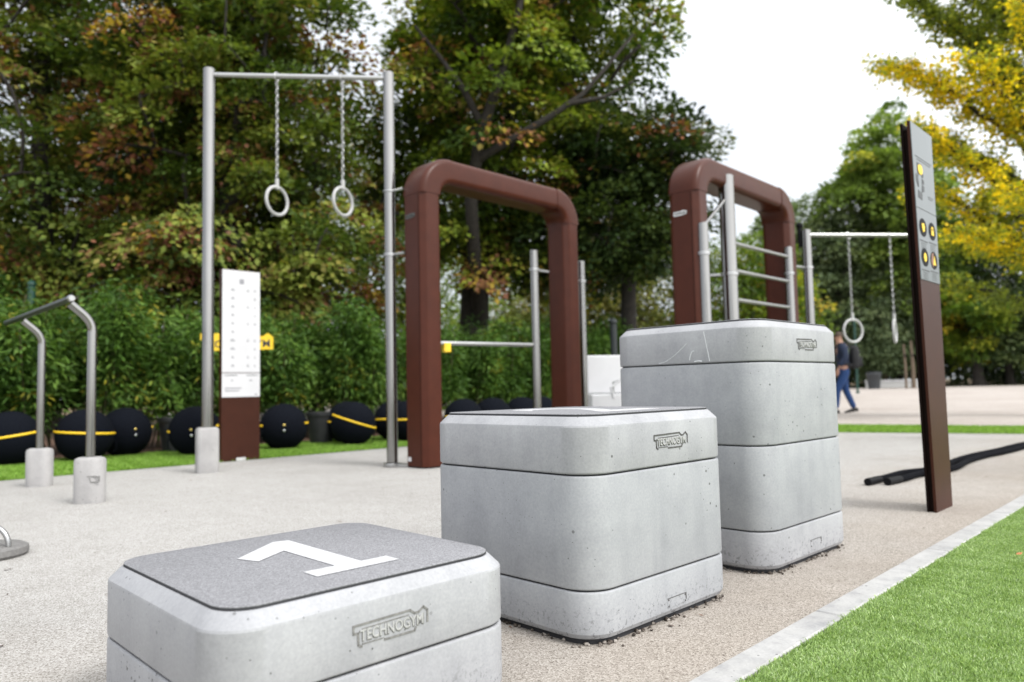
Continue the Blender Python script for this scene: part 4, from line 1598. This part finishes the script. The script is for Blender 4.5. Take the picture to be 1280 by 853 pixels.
# litter bin and staked trees across the plaza -----------------------------------------
x, y = 22.0, 45.2
lbn = thing('litter_bin', 'dark grey litter bin on the far side of the plaza', 'bin', (x, y, gz(x, y)))
mb = MB()
mb.lathe([(0, .32), (.85, .42), (.88, .45), (.98, .45), (1., .40)], 24)
mb.build('bin_body', 'bin', lbn, True, 40)
mb = MB()
mb.lathe([(1., .41), (1.05, .36), (1.07, .1)], 24)
mb.build('bin_lid', 'black', lbn)
pw = thing('low_wall', 'pale low block wall beside the litter bin across the plaza', 'wall', (24.1, 46.3, gz(24.1, 46.3)), math.radians(-20))
mb = MB()
mb.box(-1.9, -.2, 0, 1.9, .2, .42, .03)
mb.build('wall_block', 'pale_block', pw)
mb = MB()
mb.box(-1.94, -.24, .423, 1.94, .24, .5, .02)
mb.build('coping', 'white_plate', pw)
for i, (x, y, lab) in enumerate(((23.1, 43.6, 'left one of three pale tree stakes beyond the plaza'), (23.7, 43.9, 'thickest pale tree stake in the middle beyond the plaza'), (24.9, 43.4, 'right one of three pale tree stakes beyond the plaza'))):
    o = thing('tree_stake', lab, 'stake', (x, y, gz(x, y)), 0, 'tree stakes across the plaza')
    mb = MB()
    mb.tube([(0, 0, 0), (.02, 0, 1.2), (-.03, 0, 2.6 + .2 * i)], [.12 if i == 1 else .07, .1 if i == 1 else .065, .05], 10)
    mb.build('stake_pole', 'bark_pale', o)
    mb = MB()
    mb.lathe([(1.9, .075), (1.91, .13), (1.97, .13), (1.98, .075)], 12)
    mb.build('tie', 'black', o)

# crumbs of dry leaf on the paving
r = np.random.default_rng(33)
mb = MB()
for i in range(85):
    s_, t_ = r.uniform(.2, 8.2), r.uniform(1.0, 6.7)
    x, y = st(s_, t_)
    L = r.uniform(.005, .013)
    a = r.uniform(0, 2 * PI)
    c_, n_ = math.cos(a) * L, math.sin(a) * L
    mb.add([(x - c_, y - n_, .002), (x + n_ * .5, y - c_ * .5, .004), (x + c_, y + n_, .005), (x - n_ * .5, y + c_ * .5, .003)], [(0, 1, 2, 3)])
tag(mb.build('leaf_crumbs', 'mulch', None, False), kind='stuff')

# one orange leaf on the lawn
mb = MB()
mb.add([(-.012, -.002, .002), (0, .008, .006), (.016, .003, .008), (.002, -.009, .003)], [(0, 1, 2, 3)])
ol = tag(mb.build('fallen_leaf', 'orange_leaf', None, False), 'small orange dead leaf lying on the near lawn', 'leaf')
ol.location = (1.72, 2.58, .018)


# ------------------------------------------------------------------ person walking away to the left
def skin_mesh(name, verts, edges, radii, mat, parent, root=0, sub=2):
    me = bpy.data.meshes.new(name)
    me.from_pydata(verts, edges, [])
    ob = bpy.data.objects.new(name, me)
    C.objects.link(ob)
    ob.modifiers.new('skin', 'SKIN')
    sv = me.skin_vertices[0].data
    for i, q in enumerate(radii):
        sv[i].radius = (q, q) if isinstance(q, (int, float)) else q
        sv[i].use_root = i == root
    sm = ob.modifiers.new('sub', 'SUBSURF')
    sm.levels = sm.render_levels = sub
    dg = bpy.context.evaluated_depsgraph_get()
    res = bpy.data.meshes.new_from_object(ob.evaluated_get(dg))
    bpy.data.objects.remove(ob)
    res.name = name
    res.materials.clear()
    return link_mesh(name, res, mat, parent, True, 180)


def person():
    x, y = 6.70, 15.0
    # local: walks towards -x; y is the person's own side; photo sees the back half
    o = thing('person', 'person in navy jacket and blue jeans walking off beside the tallest box', 'person', (x, y, gz(x, y)), math.radians(-12))
    o.scale = (.96, .96, .96)
    hip = .90
    # rear leg (far right in the photo) trails, front leg reaches forward
    body_v = [(0, 0, .95), (-.01, 0, 1.12), (-.02, 0, 1.32), (-.04, 0, 1.44), (-.06, 0, 1.52), (-.08, 0, 1.60), (-.085, 0, 1.68),
              (-.02, .17, 1.39), (.04, .24, 1.14), (-.06, .26, .92), (-.02, -.17, 1.39), (.0, -.25, 1.15), (-.14, -.25, .95),
              (.0, .09, .88), (.03, .10, .50), (.19, .10, .12), (0, -.09, .88), (-.16, -.10, .50), (-.20, -.10, .10)]
    body_e = [(0, 1), (1, 2), (2, 3), (3, 4), (4, 5), (5, 6), (3, 7), (7, 8), (8, 9), (3, 10), (10, 11), (11, 12), (0, 13), (13, 14), (14, 15), (0, 16), (16, 17), (17, 18)]
    body_r = [.12, .12, .14, .07, .055, .085, .075, .055, .045, .035, .055, .045, .035, .08, .055, .04, .08, .055, .04]
    b = skin_mesh('body', body_v, body_e, body_r, 'skin', o)
    jv = [(0, 0, .90), (-.01, 0, 1.10), (-.02, 0, 1.30), (-.04, 0, 1.43), (-.055, 0, 1.485), (-.02, .19, 1.38), (.045, .26, 1.14), (-.06, .28, .96), (-.02, -.19, 1.38), (.0, -.27, 1.15), (-.14, -.27, .98)]
    je = [(0, 1), (1, 2), (2, 3), (3, 4), (3, 5), (5, 6), (6, 7), (3, 8), (8, 9), (9, 10)]
    skin_mesh('jacket', jv, je, [(.17, .15), (.165, .14), (.175, .155), (.12, .11), .07, .085, .07, .055, .085, .07, .055], 'navy', o)
    tv = [(0, 0, .98), (0, 0, .88), (.0, .09, .80), (.035, .10, .50), (.195, .10, .10), (0, -.09, .80), (-.165, -.10, .50), (-.205, -.10, .09)]
    te = [(0, 1), (1, 2), (2, 3), (3, 4), (1, 5), (5, 6), (6, 7)]
    skin_mesh('jeans', tv, te, [.14, .14, .105, .078, .06, .105, .078, .06], 'jeans', o)
    for fx, fy, lift in ((.20, .10, .035), (-.21, -.10, .0)):
        mb = MB()
        rings = []
        for u, w, hh in ((.07, .03, .05), (.05, .042, .085), (-.02, .045, .09), (-.10, .048, .065), (-.17, .045, .045), (-.205, .025, .03)):
            rings.append([(fx + u, fy + w * math.cos(2 * PI * k / 12), max(.0, hh * .5 + hh * .5 * math.sin(2 * PI * k / 12)) + lift * (1 + (u - .07) * 4)) for k in range(12)])
        mb.loft(rings)
        s_ = mb.build('shoe', 'shoe', o)
    # hair, ear, nose, eyes
    mb = MB()
    prof = []
    for i in range(10):
        a = PI / 2 * i / 9
        prof.append((1.615 + .105 * math.sin(a), max(.003, .094 * math.cos(a))))
    mb.lathe(prof, 20, -.07, 0)
    mb.build('hair', 'hair', o)
    mb = MB()
    mb.tube([(-.165, 0, 1.60), (-.185, 0, 1.575), (-.16, 0, 1.565)], [.01, .016, .01], 8)
    for sy in (-1, 1):
        mb.tube([(-.075, sy * .082, 1.57), (-.07, sy * .094, 1.595), (-.075, sy * .086, 1.615)], [.010, .016, .010], 8)
    mb.build('face_features', 'skin', b)
    mb = MB()
    for sy in (-1, 1):
        mb.tube([(-.150, sy * .032, 1.612), (-.158, sy * .032, 1.612)], .009, 8)
    mb.tube([(-.158, -.025, 1.545), (-.160, .025, 1.545)], .005, 6)
    mb.build('eyes_and_mouth', 'hair', b)
    # hands
    for hx, hy, hz in ((-.075, .26, .90), (-.155, -.25, .93)):
        mb = MB()
        mb.tube([(hx, hy, hz + .02), (hx - .008, hy, hz - .03), (hx - .012, hy, hz - .075)], [.026, .036, .032], 10, True, False, .55)
        for q in range(4):
            yy = -.024 + .016 * q
            ln = (.058, .066, .062, .048)[q]
            mb.tube([(hx - .012 + yy * .9, hy, hz - .07), (hx - .020 + yy * .9, hy + .006, hz - .07 - ln * .55), (hx - .016 + yy * .9, hy + .014, hz - .07 - ln)], [.0085, .008, .006], 7)
        mb.tube([(hx - .034, hy, hz - .02), (hx - .055, hy + .004, hz - .05), (hx - .052, hy + .01, hz - .08)], [.010, .009, .007], 7)
        mb.build('hand', 'skin', b)
    # backpack
    bp = thing('backpack', 'dark backpack worn by the person walking off', 'backpack', (x, y, gz(x, y)), math.radians(-12))
    bp.scale = (.96, .96, .96)
    mb = MB()
    mb.rbox(.225, 0, .17, .30, .07, [(.93, .05), (.95, .015), (1.0, 0), (1.25, 0), (1.36, .02), (1.42, .06)], 6)
    mb.build('main_bag', 'pack', bp, True, 60)
    mb = MB()
    mb.rbox(.325, 0, .06, .22, .03, [(.97, .01), (.99, 0), (1.16, 0), (1.18, .01)], 5)
    mb.build('front_pocket', 'pack', bp, True, 60)
    for sy in (-1, 1):
        mb = MB()
        mb.tube([(.17, sy * .11, 1.36), (.06, sy * .12, 1.475), (-.10, sy * .12, 1.46), (-.185, sy * .12, 1.33), (-.175, sy * .13, 1.15), (.0, sy * .185, 1.04), (.17, sy * .12, 1.00)], .018, 8)
        mb.build('strap', 'pack', bp)
    return o


person()

# ------------------------------------------------------------------ sky, sun, camera
W = bpy.data.worlds.new('World')
SC.world = W
W.use_nodes = True
g = NT(W)
out = g.add('ShaderNodeOutputWorld')
bg = g.add('ShaderNodeBackground', i_Strength=.1)
sky = g.add('ShaderNodeTexSky', sky_type='NISHITA')
sky.sun_disc = False
SUN_EL, SUN_AZ = math.radians(48), (.80, -.60)
sky.sun_elevation = SUN_EL
sky.sun_rotation = math.atan2(SUN_AZ[0], SUN_AZ[1])
tc = g.add('ShaderNodeTexCoord')
cl = noise(g, tc.outputs['Generated'], 1.7, 6, .55)
cloud = ramp(g, [(.25, (8.6, 8.9, 9.4)), (.5, (10.1, 10.4, 10.8)), (.8, (11.3, 11.5, 11.7))], cl).outputs[0]
nrm = g.add('ShaderNodeVectorMath', operation='NORMALIZE')
g.link(tc.outputs['Generated'], nrm.inputs[0])
dt = g.add('ShaderNodeVectorMath', operation='DOT_PRODUCT')
g.link(nrm.outputs[0], dt.inputs[0])
dt.inputs[1].default_value = (SUN_AZ[0] * math.cos(SUN_EL), SUN_AZ[1] * math.cos(SUN_EL), math.sin(SUN_EL))
glow = ramp(g, [(0., (.50, .515, .54)), (.5, (.68, .69, .705)), (1., (1.85, 1.81, 1.75))]).outputs[0]
mr = g.add('ShaderNodeMapRange', i_1=-1., i_2=1.)
g.link(dt.outputs['Value'], mr.inputs[0])
g.link(mr.outputs[0], glow.node.inputs[0])
cloud = mixc(g, cloud, glow, 1., 'MULTIPLY')
g.link(mixc(g, sky.outputs[0], cloud, .92), bg.inputs[0])
g.link(bg.outputs[0], out.inputs[0])

sl = bpy.data.lights.new('sun', 'SUN')
sl.energy = 1.8
sl.angle = math.radians(18)
sl.color = (1., .98, .95)
so = bpy.data.objects.new('sun', sl)
C.objects.link(so)
dirv = Vector((SUN_AZ[0] * math.cos(SUN_EL), SUN_AZ[1] * math.cos(SUN_EL), math.sin(SUN_EL)))
so.rotation_euler = dirv.to_track_quat('Z', 'Y').to_euler()
so.location = dirv * 30

F_, P_, R_ = 925.2, .0654, .0214
fw = Vector((0, math.cos(P_), math.sin(P_)))
u0 = Vector((0, -math.sin(P_), math.cos(P_)))
r0 = Vector((1, 0, 0))
rt = r0 * math.cos(R_) - u0 * math.sin(R_)
up = r0 * math.sin(R_) + u0 * math.cos(R_)
cam = bpy.data.cameras.new('camera')
cam.sensor_width = 36
cam.lens = F_ / 1280 * 36
cam.clip_start = .05
cam.clip_end = 600
cam.dof.use_dof = True
cam.dof.focus_distance = 1.85
cam.dof.aperture_fstop = 2.8
co = bpy.data.objects.new('camera', cam)
C.objects.link(co)
mw = Matrix((rt, up, -fw)).transposed().to_4x4()
mw.translation = Vector((0, 0, .62))
co.matrix_world = mw
SC.camera = co

SC.view_settings.view_transform = 'Standard'
SC.view_settings.look = 'None'
SC.view_settings.exposure = .68
SC.view_settings.gamma = 1.
SC.render.engine = 'CYCLES'
SC.cycles.use_denoising = True
SC.cycles.max_bounces = 6
SC.cycles.transparent_max_bounces = 4
SC.cycles.sample_clamp_indirect = 6.
